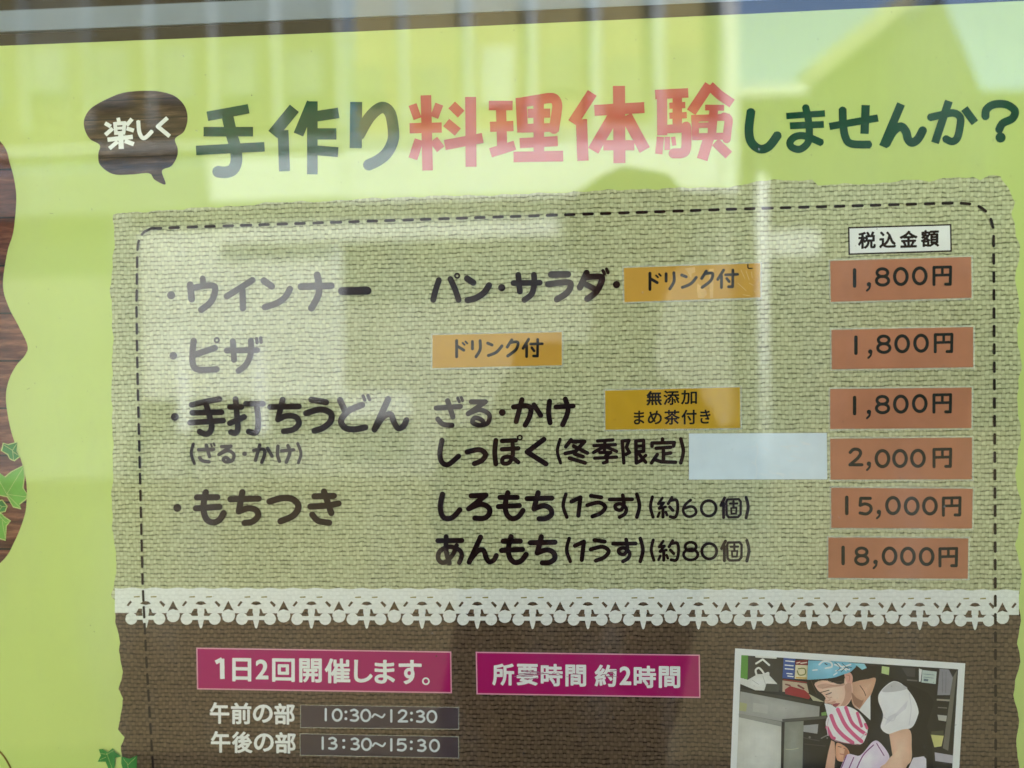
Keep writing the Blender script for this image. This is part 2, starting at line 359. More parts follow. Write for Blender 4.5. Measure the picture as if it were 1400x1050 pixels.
# lace trim
def ly(x): return 804.0 + 0.0022 * (x - 160)
mb = MB(); strip = [(x, ly(x) + 0.8 * math.sin(x / 5.0)) for x in range(157, 1396, 4)]
polys = [strip + [(x, ly(x) + 34) for x in range(1393, 156, -4)]]
holes = []; ticks = []
cxs = [199 + 75.6 * i for i in range(-1, 17)]
def clip(p): return all(154 <= q[0] <= 1394 for q in p)
for i, c in enumerate(cxs):
    y = ly(c) - 804; D = lambda x, yy, r_: dot(c + x, yy + y, r_)
    for p in D(-19.5, 845.7, 8.2) + D(18.8, 845.7, 8.2) + D(37.6, 841.4, 9.2) + [[(c - 4, 832 + y), (c + 4, 832 + y), (c + 4, 848 + y), (c + 1.6, 857.5 + y), (c, 859 + y), (c - 1.6, 857.5 + y), (c - 4, 848 + y)]]:
        if clip(p): polys.append(p)
    hs = ['-7.5,825.5 -4,822.3 0,821.6 4,822.3 7.5,825.5 0,827', '-26,827.5 -21,821 -18.5,823 -23.5,829', '18.5,823 21,821 27,826.5 24.5,830',
          '37.6,821 42,830 45,834.5 41.5,834 37.6,832.6 33,834 30,836 33,830', '-13,838 -9.5,832 -4.7,832 -5,841 -9,839.5', '4.7,832 7,832 9,837.5 12,839 5,841',
          '-9.5,848 -5.2,847.6 -4.6,848.5 -2,856 -12,856', '9,847.6 5.2,847.4 4.6,848.5 2,856 12,856', '26.5,841 28,840.5 30,844.5 28.6,848.5 27.3,846', '48,838 46.8,842 45,847 48,846 49,842 51,838.4']
    bar = [(c - 20, 841.8 + y), (c + 20, 841.8 + y), (c + 20, 847.3 + y), (c - 20, 847.3 + y)]
    if clip(bar): polys.append(bar)
    for h in hs:
        q = [(c + a, b + y) for a, b in nums(h)]
        if clip(q): holes.append(q)
    for a in (-12, 11):
        q = [(c + a - 4, 815.2 + y), (c + a + 4, 814.6 + y), (c + a + 4, 816.6 + y), (c + a - 4, 816.8 + y)]
        if clip(q): ticks.append(q)
flat(mb, polys, 3, M['lace']); lace = mb.build('lace_trim', poster)
mb = MB(); flat(mb, holes, 4, M['brown_burlap'])
flat(mb, ticks, 4, ink((0.30, 0.27, 0.10))); mb.build('lace_opening', lace)
# dashed stitch line
mb = MB(); polys = []
def dashes(path, ln, per, w):
    out = []; acc = 0.0; pts = [path[0]]
    dense = []
    for a, b in zip(path, path[1:]):
        l = math.hypot(b[0] - a[0], b[1] - a[1]); k = max(1, int(l))
        dense += [(a[0] + (b[0] - a[0]) * t / k, a[1] + (b[1] - a[1]) * t / k, l / k) for t in range(k)]
    cur = []
    for x, y, l in dense:
        ph = acc % per
        if ph < ln: cur.append((x, y))
        elif cur: out.append(cur); cur = []
        acc += l
    if len(cur) > 3: out.append(cur)
    res = []
    for c in out: res += stroke_polys([c[0], c[len(c) // 2], c[-1]], w)
    return res
polys += dashes(nums('207,312.3 400,305.8 700,296 1000,286 1310,277.3') + smooth(nums('1310,277.3 1336,281 1352,294 1358.5,314')) + nums('1358.5,320 1360.5,700 1361.5,1080'), 13.2, 24.6, 3.9)
polys += dashes(smooth(nums('187.5,352 189,332 196,318 205,313'))[::-1] + nums('187.5,352 186.5,420 188,520 195,800 200,900 211,1080'), 14.2, 22.8, 3.3)
flat(mb, polys, 5, M['stitch']); mb.build('stitch_line', poster)

# left edge: big wooden cloud shape with ivy, and small ivy and stem below
cloud = plate('wooden_cloud_picture', smooth(nums('-200,193 -60,150 0,193 14,225 21,255 22,280 18,318 10,345 4,390 12,420 25,445 37.5,472 34,486 22,500 12,520 8,545 13,580 20,605 29,630 36,660 36,690 32,710 20,740 0,770 -60,810 -200,800'), closed=True), 1, M['redwood'], poster)
M['leaf'] = ink((0.17, 0.42, 0.07), 0.5, 0.35, 60.0); M['leafrim'] = ink((0.52, 0.60, 0.22)); M['leafdark'] = ink((0.05, 0.23, 0.055), 0.5, 0.4, 90.0)
def grow(p, t):
    cx = sum(a for a, _ in p) / len(p); cy = sum(c for _, c in p) / len(p)
    return [(x + t * (x - cx) / math.hypot(x - cx, y - cy), y + t * (y - cy) / math.hypot(x - cx, y - cy)) for x, y in p]
leaves = [('35,115 80,130 165,105 158,190 185,235 135,275 95,255 78,215 20,185', 'leafdark'), ('-60,420 0,400 50,440 110,390 222,330 230,430 215,540 255,600 248,640 185,690 200,735 125,715 75,620 -40,600', 'leaf'),
          ('-40,680 20,660 62,715 45,760 -40,780', 'leafdark'), ('-40,790 15,790 38,820 95,858 55,900 52,1035 -40,1010', 'leaf')]
for i, (s, mm) in enumerate(leaves):
    q = T(s, 0, 590, 7); rim = plate('ivy_leaf', grow(q, 1.6), 2 + i, M['leafrim'], poster)
    mb = MB(); flat(mb, [q], 2.5 + i, M[mm]); mb.build('blade', rim)
    vv = (('130,270 120,180 160,115', '120,180 40,130', '120,190 180,230'), ('65,600 220,345', '65,600 245,625', '65,600 -30,430', '65,600 190,725'), ('-20,690 20,720 55,715', '-20,770 20,720'), ('-10,800 50,870 90,862', '20,850 50,1020'))[i]
    mb = MB(); flat(mb, sum([stroke_polys(T(a, 0, 590, 7), 0.6) for a in vv], []), 2.9 + i, M['leafrim']); mb.build('vein', rim)
for i, s in enumerate(['945,660 985,660 1030,690 1080,650 1105,690 1160,730 1100,745 1100,800 1085,900 1060,900 1010,780 935,780 965,720', '1162,730 1240,752 1312,720 1308,830 1290,900 1190,900 1160,800']):
    rim = plate('ivy_leaf', T(s, 0, 930, 7), 6 + i, M['leafdark'], poster)
    vv = (('1020,700 1065,820 1080,880', '960,700 1020,710 1090,670', '960,760 1015,735'), ('1235,890 1220,800 1180,750', '1225,810 1295,740'))[i]
    mb = MB(); flat(mb, sum([stroke_polys(T(a, 0, 930, 7), 0.45) for a in vv], []), 6.4 + i, M['leafrim']); mb.build('vein', rim)
mb = MB(); flat(mb, S(2.2, '-12,1018 0,1028 8,1038 16,1053'), 2, ink((0.20, 0.13, 0.04))); mb.build('printed_stem', poster)

rnd = random.Random(21); mb = MB(); polys = []
for i in range(46):
    x, y, q = rnd.uniform(30, 1380), rnd.uniform(90, 1040), rnd.uniform(.25, .7)
    polys += dot(x, y, q) if rnd.random() < .75 else stroke_polys([(x, y), (x + rnd.uniform(-6, 6), y + rnd.uniform(-4, 4))], .35)
polys += dot(596.5, 897, 1.0) + dot(1238.5, 796.3, 1.0)
flat(mb, polys, 9, ink((0.05, 0.045, 0.03))); mb.build('dirt_specks', poster)['kind'] = 'stuff'
# speech bubble
bub = plate('speech_bubble', smooth(nums('200,124 171,126.4 150,133.6 125.7,147 115.7,161.4 115.4,175.7 122.9,190 136.4,198.3 134.3,211.4 137,225.7 154.3,237.9 178.6,238.6 203.6,236.9 211.4,245.7 226.4,252 221.4,233.6 234.3,227 242,214.3 242.9,202.9 239.3,189.7 251.4,180 256.4,162.9 252.9,145.7 240,132 221.4,125.7'), closed=True, n=5), 1, M['wood'], poster)
tano = LB(5, '161.5,161 163,169') + LB(5, '157,167 158.6,182') + LB(5, '170.3,166 169,182') + LB(5, '155,169.5 172,168') + LB(4, '158,175.5 169,175') + LB(5, '156,182 171,181.5') + LB(5.5, '143.5,168.3 151.5,173') + LB(5.5, '144,184.5 154,175.5') + LB(5.5, '180.5,162.5 173,171.5') + LB(5.5, '173,175.5 183,178.6') + LB(6, '147,191 181.5,187') + LB(7, '165,182 165.8,203.6') + LB(5.5, '161,193.5 149.5,203') + LB(6, '170.5,192.5 183,197.2')
text('lettering', [tano, SB(5.5, '189,165 190.7,181.4 197,189 208.3,179'), LB(5.5, '229,161 215.7,172.9 232,186.3') ], 3, M['white'], bub)

# headline
te = LB(13, '283.4,159 340,148.6') + LB(13, '278.3,180 346,180') + LB(13, '268,205.7 361.7,200.6') + SB(16, '311,159 317,185 322,203 323,221 318,232 308,235.5 297,234.5')
saku = LB(16, '402.5,148 373,184') + LB(15, '386.9,178 389,234') + LB(14, '426.3,140 408,184') + LB(14.5, '427,138.5 427,238.3') + LB(14.5, '432,159 463,154.3') + LB(15.5, '431,183 459.8,183') + LB(13.5, '432,205.5 462.3,208')
ri = LB(16.5, '486.9,139.4 486.3,202.5') + SB(15.5, '490,186 502.9,163.4 514.3,150.9 524.6,146.9 533.7,155.4 537.7,177 537,193 529,209 516.6,219.4 502.5,226')
text('headline_lettering', [te, saku, ri], 2, M['dkgreen'], poster)
ryo = LB(14.5, '582.3,130.3 584.6,233') + LB(14, '560,175.4 604,174.3') + LB(11.5, '564,142.9 570.9,162.3') + LB(11.5, '600.6,142.3 593.7,160.6') + LB(12.5, '573,190.9 564.5,217') + LB(13, '592.6,190.9 602.6,204') + LB(13, '617.5,143.5 630.5,156') + LB(13, '610,167.5 626,180.5') + LB(15, '643.4,132.6 644,228') + LB(14, '608,198.3 660,188.6')
ri2 = LB(13, '668.3,144.3 700.9,144.3') + LB(14, '670,173.4 702,172.3') + LB(14, '684.9,144.3 686.6,203') + LB(13, '670.6,208.9 704,198.6') + LB(15, '712.3,133.4 714.6,181') + LB(14, '708,141 747,134.4') + SB(14, '746,134.4 757,134.6 761.6,142 760.9,154 757,179') + LB(12, '712,175.5 762,174') + LB(14.5, '736.3,135 736.9,212.9') + LB(12.5, '721.4,155 752.3,154.6') + LB(14, '710.6,195.7 762.6,192.9') + LB(14.5, '702,214.6 770,213.4')
tai = LB(14.5, '809.7,127 783,168.2') + LB(15.5, '794.9,163 797,219.7') + LB(16.5, '846.3,117.4 846.9,223') + LB(15, '812.6,151 881,147') + LB(16, '839,158 811,206') + LB(16, '856,158 881.5,205') + LB(14, '825,198.6 867.4,198.6')
ken = LB(14, '905,124 905.4,185') + LB(13, '895.7,129.3 941,127') + LB(13, '926,127 926,170') + LB(8.5, '915,144.6 937,143.6') + LB(8.5, '915,158.3 939,157.3') + LB(12, '899,177 941,175') + S(12, '938,173 938.6,186.9 936.3,207 921,209.7') + LB(10, '903,187 900.7,210.5') + LB(7.5, '912.3,187 912.3,205') + LB(6, '920.3,187 922,199') + LB(14, '970,116 945,153.5') + LB(13, '970,117 984,130 1001,141.5') + LB(8, '964,147 990,147.5') + LB(9.5, '945,162 998,160') + LB(10, '950,158 951,190') + S(10, '990,159.4 996,163 995,175 993.4,190') + LB(9.5, '946,187 997,186') + LB(12, '976,147 973,187') + LB(7.5, '950,171.5 976,171') + LB(15, '969.4,187 960,218') + LB(13, '978,194 996.5,212')
text('headline_lettering', [ryo, ri2, tai, ken], 2, M['red'], poster)
shi = SB(12, '1027,150.7 1024,177 1027,194 1038.6,203.6 1051.4,200 1064,183.5')
ma = LB(8.7, '1075,158.6 1128,155') + LB(9.5, '1080,172 1126.4,170') + SB(10, '1101.2,145.5 1105,162.9 1106.6,180 1104.5,195 1094,204 1083,201.5 1080,194.5 1087,187 1101,186 1124,195.5')
se = LB(10, '1134,172.9 1200.5,161.2') + SB(10.8, '1152,148.6 1152.9,170 1155.7,187 1164,196.5 1190,197.6') + LB(11.5, '1183.6,143.6 1182,182.9')
nn = LB(11.5, '1232,142 1207.3,200.6') + S(10.3, '1212,196 1221,180 1231.4,173 1238.6,180 1241.4,190 1247,195 1255,190 1261.5,178.5')
ka = SB(10.5, '1270.5,160.8 1290,156.5 1304,154.5 1313,161 1312,176 1308.5,189 1301.5,193.5 1292.5,189.5') + LB(11, '1297.3,138 1278.3,195.3') + LB(11, '1318.4,148.3 1333,168')
qu = SB(11, '1347.3,160 1348.6,150 1358.6,142.9 1375.7,142.9 1387.5,151.4 1384,162 1371,168.6 1365.7,178') + dot(1368, 188, 7)
text('headline_lettering', [shi, ma, se, nn, ka, qu], 2, M['dkgreen'], poster)

# menu text
def mo(): return L(6.4, '683.6,680 707,680') + L(6.4, '681.4,692.6 710,691.2') + S(6.4, '694.3,673.6 690.7,690 692.9,702.9 700,709 708.6,706.4 715,697.9')
def chi(): return L(6.4, '720.7,681.7 754.3,681') + L(6.4, '735.7,673.6 730,695.7') + S(6.4, '730,695.7 742.9,691.5 752,695 754,703 747,708.6 737,709.3')
def usu(): return [S(4.4, '773.6,675.7 770,691.4 775,707'), L(5.2, '781.4,685.7 793.6,680 790.7,705'), L(5, '807.9,677.9 822,680') + S(5, '802.9,690.7 818.6,687 827.5,692.9 821.4,701.4 810,706'),
    L(4.8, '833.6,682.9 864.3,682.6') + S(4.6, '851.4,677 853,689 849,697 842.5,696 841.4,691 848.6,688.8 856,695 854.3,702.5 847,707'), S(4.6, '870.7,675.7 874.3,691.4 870.7,707')]
def yaku(): return [S(3.8, '892,679.3 889.3,692.9 892.9,707'), L(3.3, '905.7,680.7 900,688.8 907.5,687.4 901,695') + L(3.3, '901.4,695.3 910,693') + L(3.8, '906.4,695 906.4,707') + L(3.3, '901.6,701 899.3,706.4') + L(3.3, '910.3,700 912,704.3') + L(3.6, '918.6,680 913.6,688.6') + S(3.8, '917.9,684 925,684 926.6,695.7 923.6,706.5 916.4,706.4') + L(3.8, '915.5,693 920,697.9')]
def ko(): return [L(3.7, '990.7,680.7 985.5,691') + L(3.7, '989.2,688 989.3,707.5') + stroke_polys(nums('994.5,682.9 1010,682.4 1012.8,686 1012.6,703 1009,707 996.5,707.3 993.6,704 993,686'), 3.4, closed=True) + L(2.7, '998,688.6 1008,688.3') + L(2.7, '1002.9,685.5 1002.9,693') + stroke_polys(nums('999.5,694.5 1007,694.3 1006.4,702 1000,702.3'), 2.6, closed=True), S(3.8, '1020,680 1022.9,692.9 1020,707.9')]
lines = {}
lines[0] = [dot(234, 403.6, 5.5), L(7, '277,380.7 277.9,390') + L(8, '260,389.3 262,409') + S(7.5, '261.4,394 277,391 289,390.3 294,393 292.5,404 287,414 275,423.6'), S(7.5, '345,382.9 328.6,393.6 310,405') + L(7.5, '331.4,397 332,421.4'),
    L(8, '360.7,383.6 371.4,391.4') + S(7.5, '396.4,395 390,406 378.6,414.3 362,420'), L(8, '411.4,392 452.9,390.7') + S(8, '433.6,375.7 435.9,388.6 435,404 425.7,421.4'), L(9.5, '467.5,398 502.5,397.4')]
lines[1] = [S(7, '600,382.9 595.4,397 592.3,410') + S(7, '615.7,381.4 622.3,395.7 627,410') + ring(625, 377, 3, 2.2), L(7.5, '638.6,380.7 647,386.4') + S(7.5, '668.6,390 661.4,400.4 650,407.6 639.3,410.3'), dot(686, 393.3, 5),
    L(7, '702,387 737.9,386.4') + L(7, '708.6,375.7 710.7,398.6') + S(7, '730,375.7 730.4,388.6 726.8,402 717,410'), L(8, '753.6,375.3 776.4,375') + S(7.5, '749.3,388.6 768,386.2 780,387.5 776,399.5 761.4,409.3'),
    L(7.5, '802,372.9 792.9,392.9') + S(7.5, '800,379.3 816,378 823.3,381 815.7,398.2 802.9,408.6') + L(7, '802,389.3 812.9,395') + L(4, '824.3,370 826.4,374.3') + L(4, '829.3,367.9 831.4,372.9'), dot(842.9, 389, 5)]
lines[2] = [dot(236.9, 486.4, 5.3), S(7.5, '264.8,466 263.2,482 264,499 272,505.5 296,504.8') + L(7.5, '266,485 293.6,475.7') + ring(296.4, 465, 3, 2.2), L(7, '310,479.3 351.4,478.6') + L(7, '318.3,466.4 320,492') + S(7, '342.9,465.7 342.9,482.9 336.5,498 326,507') + L(4, '350.7,462.9 351.4,468.6') + L(4, '356.4,462 357,467.9')]
lines[3] = [dot(239, 570, 5.5), S(7, '262,553.6 281.4,549 300,545.7') + L(7, '262.9,564.3 302.9,563.6') + L(7, '260,577.9 305,575') + S(7, '281.4,552 286.4,568.6 289.3,582 286.5,591.4 280,593.4 272.9,590'),
    L(7, '314.3,556.4 330,556.4') + L(7, '314.3,578.6 333.6,570') + S(7, '322,545.7 324.3,571.4 325,586 321.8,592 315.7,590.7') + L(7, '336.4,552 359.3,552') + S(7, '350.7,552.9 352.9,571.4 352.3,586 348.6,591.7 340,590'),
    L(7, '369.3,556.4 408.6,555.7') + L(7, '386.4,546.4 380,573.6') + S(7, '380,573.6 391.4,568.6 404.3,570 408.8,578.6 401.4,587 387.9,589.7'), L(7.5, '425.7,546.4 445.7,550') + S(7.5, '418.6,565 438,559.8 452,565 451.8,576 441.4,585 430,588.9'),
    L(7.5, '465,547 471.4,561.4') + S(7.5, '495,553.6 477,561.4 466.4,574.3 471.4,584.6 484.3,587 499.3,584.3') + L(4, '496.4,541.4 498.6,547') + L(4, '502.9,540.7 505.4,546.4'), L(7.5, '530.7,545.7 512,587') + S(7, '514.3,584 524,570 534,566.4 538.2,576 544,585.4 551.4,582.9 555.7,574.3')]
lines[4] = [S(3.6, '264.3,607 261.4,620 265.7,633.6'), L(4.2, '271.4,615 292,614.3') + L(4.2, '282,608.6 286.4,624.3') + S(4.2, '272.9,625.7 277,630 285.7,631.4') + L(2.5, '288.3,607.4 289.6,610.2') + L(2.5, '292,606.2 293.4,609'),
    L(4.2, '302.9,610.7 315.7,610 299.3,621.4') + S(4.1, '299.3,621.4 311.4,616.2 319.6,621.4 317,630 308.6,631.4 305.3,628 308.6,625.4 313.5,628.5'), dot(334.3, 620.4, 3.2), S(4.2, '347,615.7 359.5,614.2 362,620 357.9,632') + L(4.2, '355,608.6 349.3,629.3') + L(4.2, '365.7,612.9 372,623.6'),
    S(4.2, '380,610 379.3,621.4 382,630.7') + L(4.2, '385,616.4 401.4,615') + S(4.2, '393.6,609.3 396.2,618.6 391.4,632'), S(3.6, '407,606.4 411.4,620 407.9,632.9')]
lines[5] = [L(6.2, '596.4,557.9 629.3,555.7') + L(6.2, '612,547.9 619.3,570') + S(6.2, '598.6,572.9 605.7,580 617.9,581.4') + L(3.6, '625.7,544.3 627.9,549.3') + L(3.6, '630.7,543.6 632.4,547.9'),
    L(6, '644.3,549.3 663.6,549.3 640,565.7') + S(5.6, '640,565.7 655.7,560.3 668.6,566.5 667,578 656,581.4 646,577.5 649.5,571 658.6,574.3 661.5,579'), dot(686.7, 563.9, 4.7), S(6.2, '702,556.4 718.6,554.6 725.7,559 723.8,570 717.9,581.4') + L(6.2, '713.6,546.4 705.7,576.4') + L(6.2, '730,553.6 739.3,567.9'),
    S(6.2, '751.4,548.6 750,564.3 752,577.9') + L(6, '760,556.4 783.6,555') + S(6.2, '772.9,545.7 776.6,561.4 769.3,580.7')]
lines[6] = [S(6.3, '604.3,602 601.4,620 604.3,632 612.9,635 627,623.6'), S(6.3, '638.6,617.9 655.7,614.8 663.8,621.4 658.6,629.6 648.6,633.9'), S(6, '677.9,602 676.4,618.6 677.9,634.3') + L(5.5, '686.4,602.9 705,602') + L(5.5, '686.4,614.3 708.6,612.9') + S(5.2, '700.7,604.3 701,622 696,632.6 687.5,633 688,626 698.6,625 708.6,632') + ring(710.7, 598.3, 3, 2),
    L(6.3, '743.6,600.7 720.7,617.9 746.4,634.3'), S(4, '765.7,600.7 762,617 766.4,632.9'),
    L(4.8, '780.7,601.4 773.6,610.7') + L(4.8, '782,603.6 799.3,603.6 787,617 772.9,620') + L(4.8, '784.3,610 802.9,619.3') + L(4.8, '785.7,620.7 797,624.3') + L(4.8, '778.6,626.4 800,632.9'),
    L(4.2, '817,602.9 837.9,601.4') + L(4.2, '812,609.3 841.4,607.9') + L(4.2, '827,602.9 826.4,615.7') + L(4.2, '824.3,611.4 811.4,618.6') + L(4.2, '830,611.4 842.9,617') + L(4.2, '820,618.6 835,618.6 827.9,623.6') + L(4.2, '812.9,626.4 842.9,625') + L(4.2, '829.3,624.3 830,631.4 825,632.9'),
    L(4.3, '850.7,602.9 852.9,632.9') + L(4.3, '850.7,602.9 860,602 856.4,611.4 860.7,618.6 855.7,621.4') + L(4.5, '869.3,602.9 870,632.9 878.6,628.6') + L(4.3, '869.3,602.9 880,602 880,617 870,617.9') + L(3.8, '870,610 880,609.7') + L(4.3, '874.3,621.4 882.9,632') + L(4, '882.9,622.5 877,627.9'),
    L(4.4, '905.7,600 905.7,604') + L(4.4, '891.4,610 891.4,605.7 922,605 920.7,610') + L(4.4, '897,612.9 917,611.4') + L(4.4, '907,612.9 907,631.4') + L(4.4, '907.9,620.7 917,619.3') + L(4.4, '898.6,621.4 890.7,632.9') + L(4.4, '895.7,628.6 904.3,631.4 923.6,632'), S(4.5, '930.7,600 934.3,617 930.7,632.9')]
lines[7] = [dot(242.4, 694.3, 5.5), L(7.5, '269.3,680 297,679.7') + L(7.5, '267.9,695 300,692.9') + S(7.5, '281.4,672.9 278.6,687 278.6,700 282.9,710.5 291.4,714.3 300,710.7 305.7,701.4'), L(7.5, '315,682.6 353.6,681.7') + L(7.5, '331.4,672.9 326.4,699.3') + S(7.5, '326.4,699.3 338.6,695 349.5,697 353,705 345.7,712.9 334.3,715'),
    S(7.8, '368.6,685.7 386,681 400.4,682.6 408,692 401.4,704.6 383.6,712.6'), L(7.5, '430,678.6 456.4,677.9') + S(7.5, '424.3,692.6 446,691.4 462.9,688.3') + L(7.5, '442.9,672 452.9,701.4') + S(7.5, '426.9,703.6 435,712 450,714.7')]
lines[8] = [S(6.5, '605,675.7 602,691.4 604.3,704.5 611.4,709.3 620,706.4 628.6,697'), L(6.5, '644.3,677.9 664.3,677 640.7,695.7') + S(6.5, '640.7,695.7 657,689.3 668.4,694.3 668.6,703 661.4,708.6 649.3,708.3'), mo(), chi()] + usu() + yaku() + \
    [S(3.4, '944.3,683.6 937,690 934,698 937.5,704.6 943.5,706.3 950,703.5 951.8,699 949,694 943.5,692.6 936.5,695'), ell(968.9, 695, 10.2, 10.6, 3.5)] + ko()
lines[9] = [L(6.2, '598.6,739.3 631.4,738.9') + S(6, '610,733.6 610,752.9 614.3,770') + S(5.6, '624.3,745.7 618.6,759 607,769.3 599.3,764.3 601.4,753.5 614.3,747.5 628,752 631.2,760 627.9,769.3'), L(6.3, '657,734.3 641.4,768.6') + S(6, '642.9,765.7 652.9,753.6 661,752.5 664.3,762 668.6,767.9 675,765.7 678.6,759.3'),
    shift(mo(), 4.3, 60), shift(chi(), 4.4, 60.3)] + [shift(g_, 4.7, 60.5) for g_ in usu()] + [shift(g_, 1.1, 59) for g_ in yaku()] + [ell(944.3, 747.3, 7.6, 6, 3.5) + ell(944.3, 758.2, 9.8, 7.4, 3.5), ell(969.7, 753.6, 10.2, 10.6, 3.5)] + [shift(g_, 1.1, 59) for g_ in ko()]
for i in range(10): text('menu_lettering', lines[i], 5.5, M['menu'], poster)

# framed heading above the price column
q = nums('1159.3,310.4 1300.7,306.2 1301.5,344.2 1160,348.5')
hd = plate('price_heading', q, 3, M['stitch'], poster)
mb = MB(); flat(mb, [quad_frame(q, 2.1)], 3.6, M['white']); mb.build('white_field', hd)
mb = MB()
for ch, x0, y0, x1, y1 in (('税', 1173, 317, 1197.5, 340.5), ('込', 1202, 316.5, 1225, 339.5), ('金', 1230, 315.5, 1254.5, 339), ('額', 1259, 314.5, 1284, 338)):
    put_glyph(mb, ch, x0, y0, x1, y1, 4.4, M['menu'], 1.7, -0.03)
mb.build('lettering', hd)
# magenta banners and times
for q, chars, slope in ((nums('268.3,885.4 617,890.7 617.9,947.9 269.3,942.6'), [('日', 317.5, 899.5, 343.5, 931.5), ('2', 349.5, 901.5, 367, 928.7), ('回', 372, 900, 403, 932), ('開', 409, 900, 440, 933), ('催', 444, 900, 479, 934), ('し', 484, 902, 509.5, 933), ('ま', 512, 902, 540, 934.5), ('す', 545, 902, 576.5, 935.5), ('。', 577, 926, 587.5, 936.5)], 0.015),
                 (nums('650.3,891 956.9,895 957.6,954.3 651.4,949.3'), [('所', 673, 907, 703, 937), ('要', 706.4, 907.5, 735.7, 937), ('時', 739.3, 907.5, 769.3, 938), ('間', 773, 908.5, 801.4, 938.5), ('約', 813, 908.6, 843, 938.8), ('2', 847, 911, 863, 936.5), ('時', 866.4, 910, 897, 940.5), ('間', 900.7, 910.7, 930, 940.5)], 0.015)):
    bn = plate('pink_banner', q, 3, M['palepink'], poster)
    mb = MB(); flat(mb, [quad_frame(q, 1.7)], 3.6, M['pink']); mb.build('pink_field', bn)
    mb = MB()
    for ch, x0, y0, x1, y1 in chars: put_glyph(mb, ch, x0, y0, x1, y1, 4.4, M['white'], 1.9 if ch != '。' else 0.4, slope)
    if chars[0][0] == '日': flat(mb, LB(5.6, '294.8,905.8 303.6,901.2') + LB(6.2, '303.6,900.6 304,928.2'), 4.4, M['white'])
    mb.build('lettering', bn)
rnd = random.Random(4); mb = MB(); polys = []
for i in range(26):
    x = rnd.choice((rnd.uniform(700, 795), rnd.uniform(695, 760), rnd.uniform(820, 842))); y = 921 + rnd.gauss(0, 3.0); l = rnd.uniform(5, 18)
    polys += stroke_polys([(x, y), (x + l * .5, y + rnd.uniform(-1, 1)), (x + l, y + rnd.uniform(-1.6, 1.6))], rnd.uniform(.5, 1.2))
flat(mb, polys, 5.2, ink((0.34, 0.17, 0.24))); mb.build('scuff_mark', bn)
for yy, dx, second in ((960, 0, '前'), (999.5, 1.4, '後')):
    mb = MB()
    for ch, x0, y0, x1, y1 in (('午', 286.9, yy, 313.6, yy + 29.5), (second, 315.7, yy + .5, 343.6, yy + 30), ('の', 345.7, yy + 3, 372.9, yy + 28), ('部', 374.6, yy + 1.5, 403, yy + 30.5)):
        put_glyph(mb, ch, x0 + dx, y0, x1 + dx, y1, 3.5, M['white'], 1.7, 0.012)
    mb.build('schedule_lettering', poster)

# printed snapshot, bottom right
A = lambda s: T(s, 1000, 880, 7); B = lambda s: T(s, 1140, 900, 7)
snap = plate('snapshot', nums('1005,886.4 1319.7,906.9 1308,1110 997,1095'), 3, M['white'], poster)
def pic(name, items, k0, parent=None):
    mb = MB()
    todo = []
    for it in items:
        pts, c = it[0], it[1]; todo.append((pts, c))
        if len(it) > 2 and not isinstance(pts[0], list):          # (shape, rim tone, inner tone, focus)
            fx, fy = it[3]; steps = 7
            for q in range(1, steps):
                t = q / steps; todo.append(([(fx + (x - fx) * (1 - t), fy + (y - fy) * (1 - t)) for x, y in pts], tuple(c[a] + (it[2][a] - c[a]) * t for a in range(3))))
    for i, (pts, c) in enumerate(todo):
        flat(mb, pts if isinstance(pts[0], list) else [pts], k0 + i * 0.05, ink(tuple(v * 1.25 for v in srgb(*c)), 0.5, 0.24, 75.0))
    return mb.build(name, parent or snap)
st = lambda s, w, f=A: stroke_polys(smooth(f(s)), w)
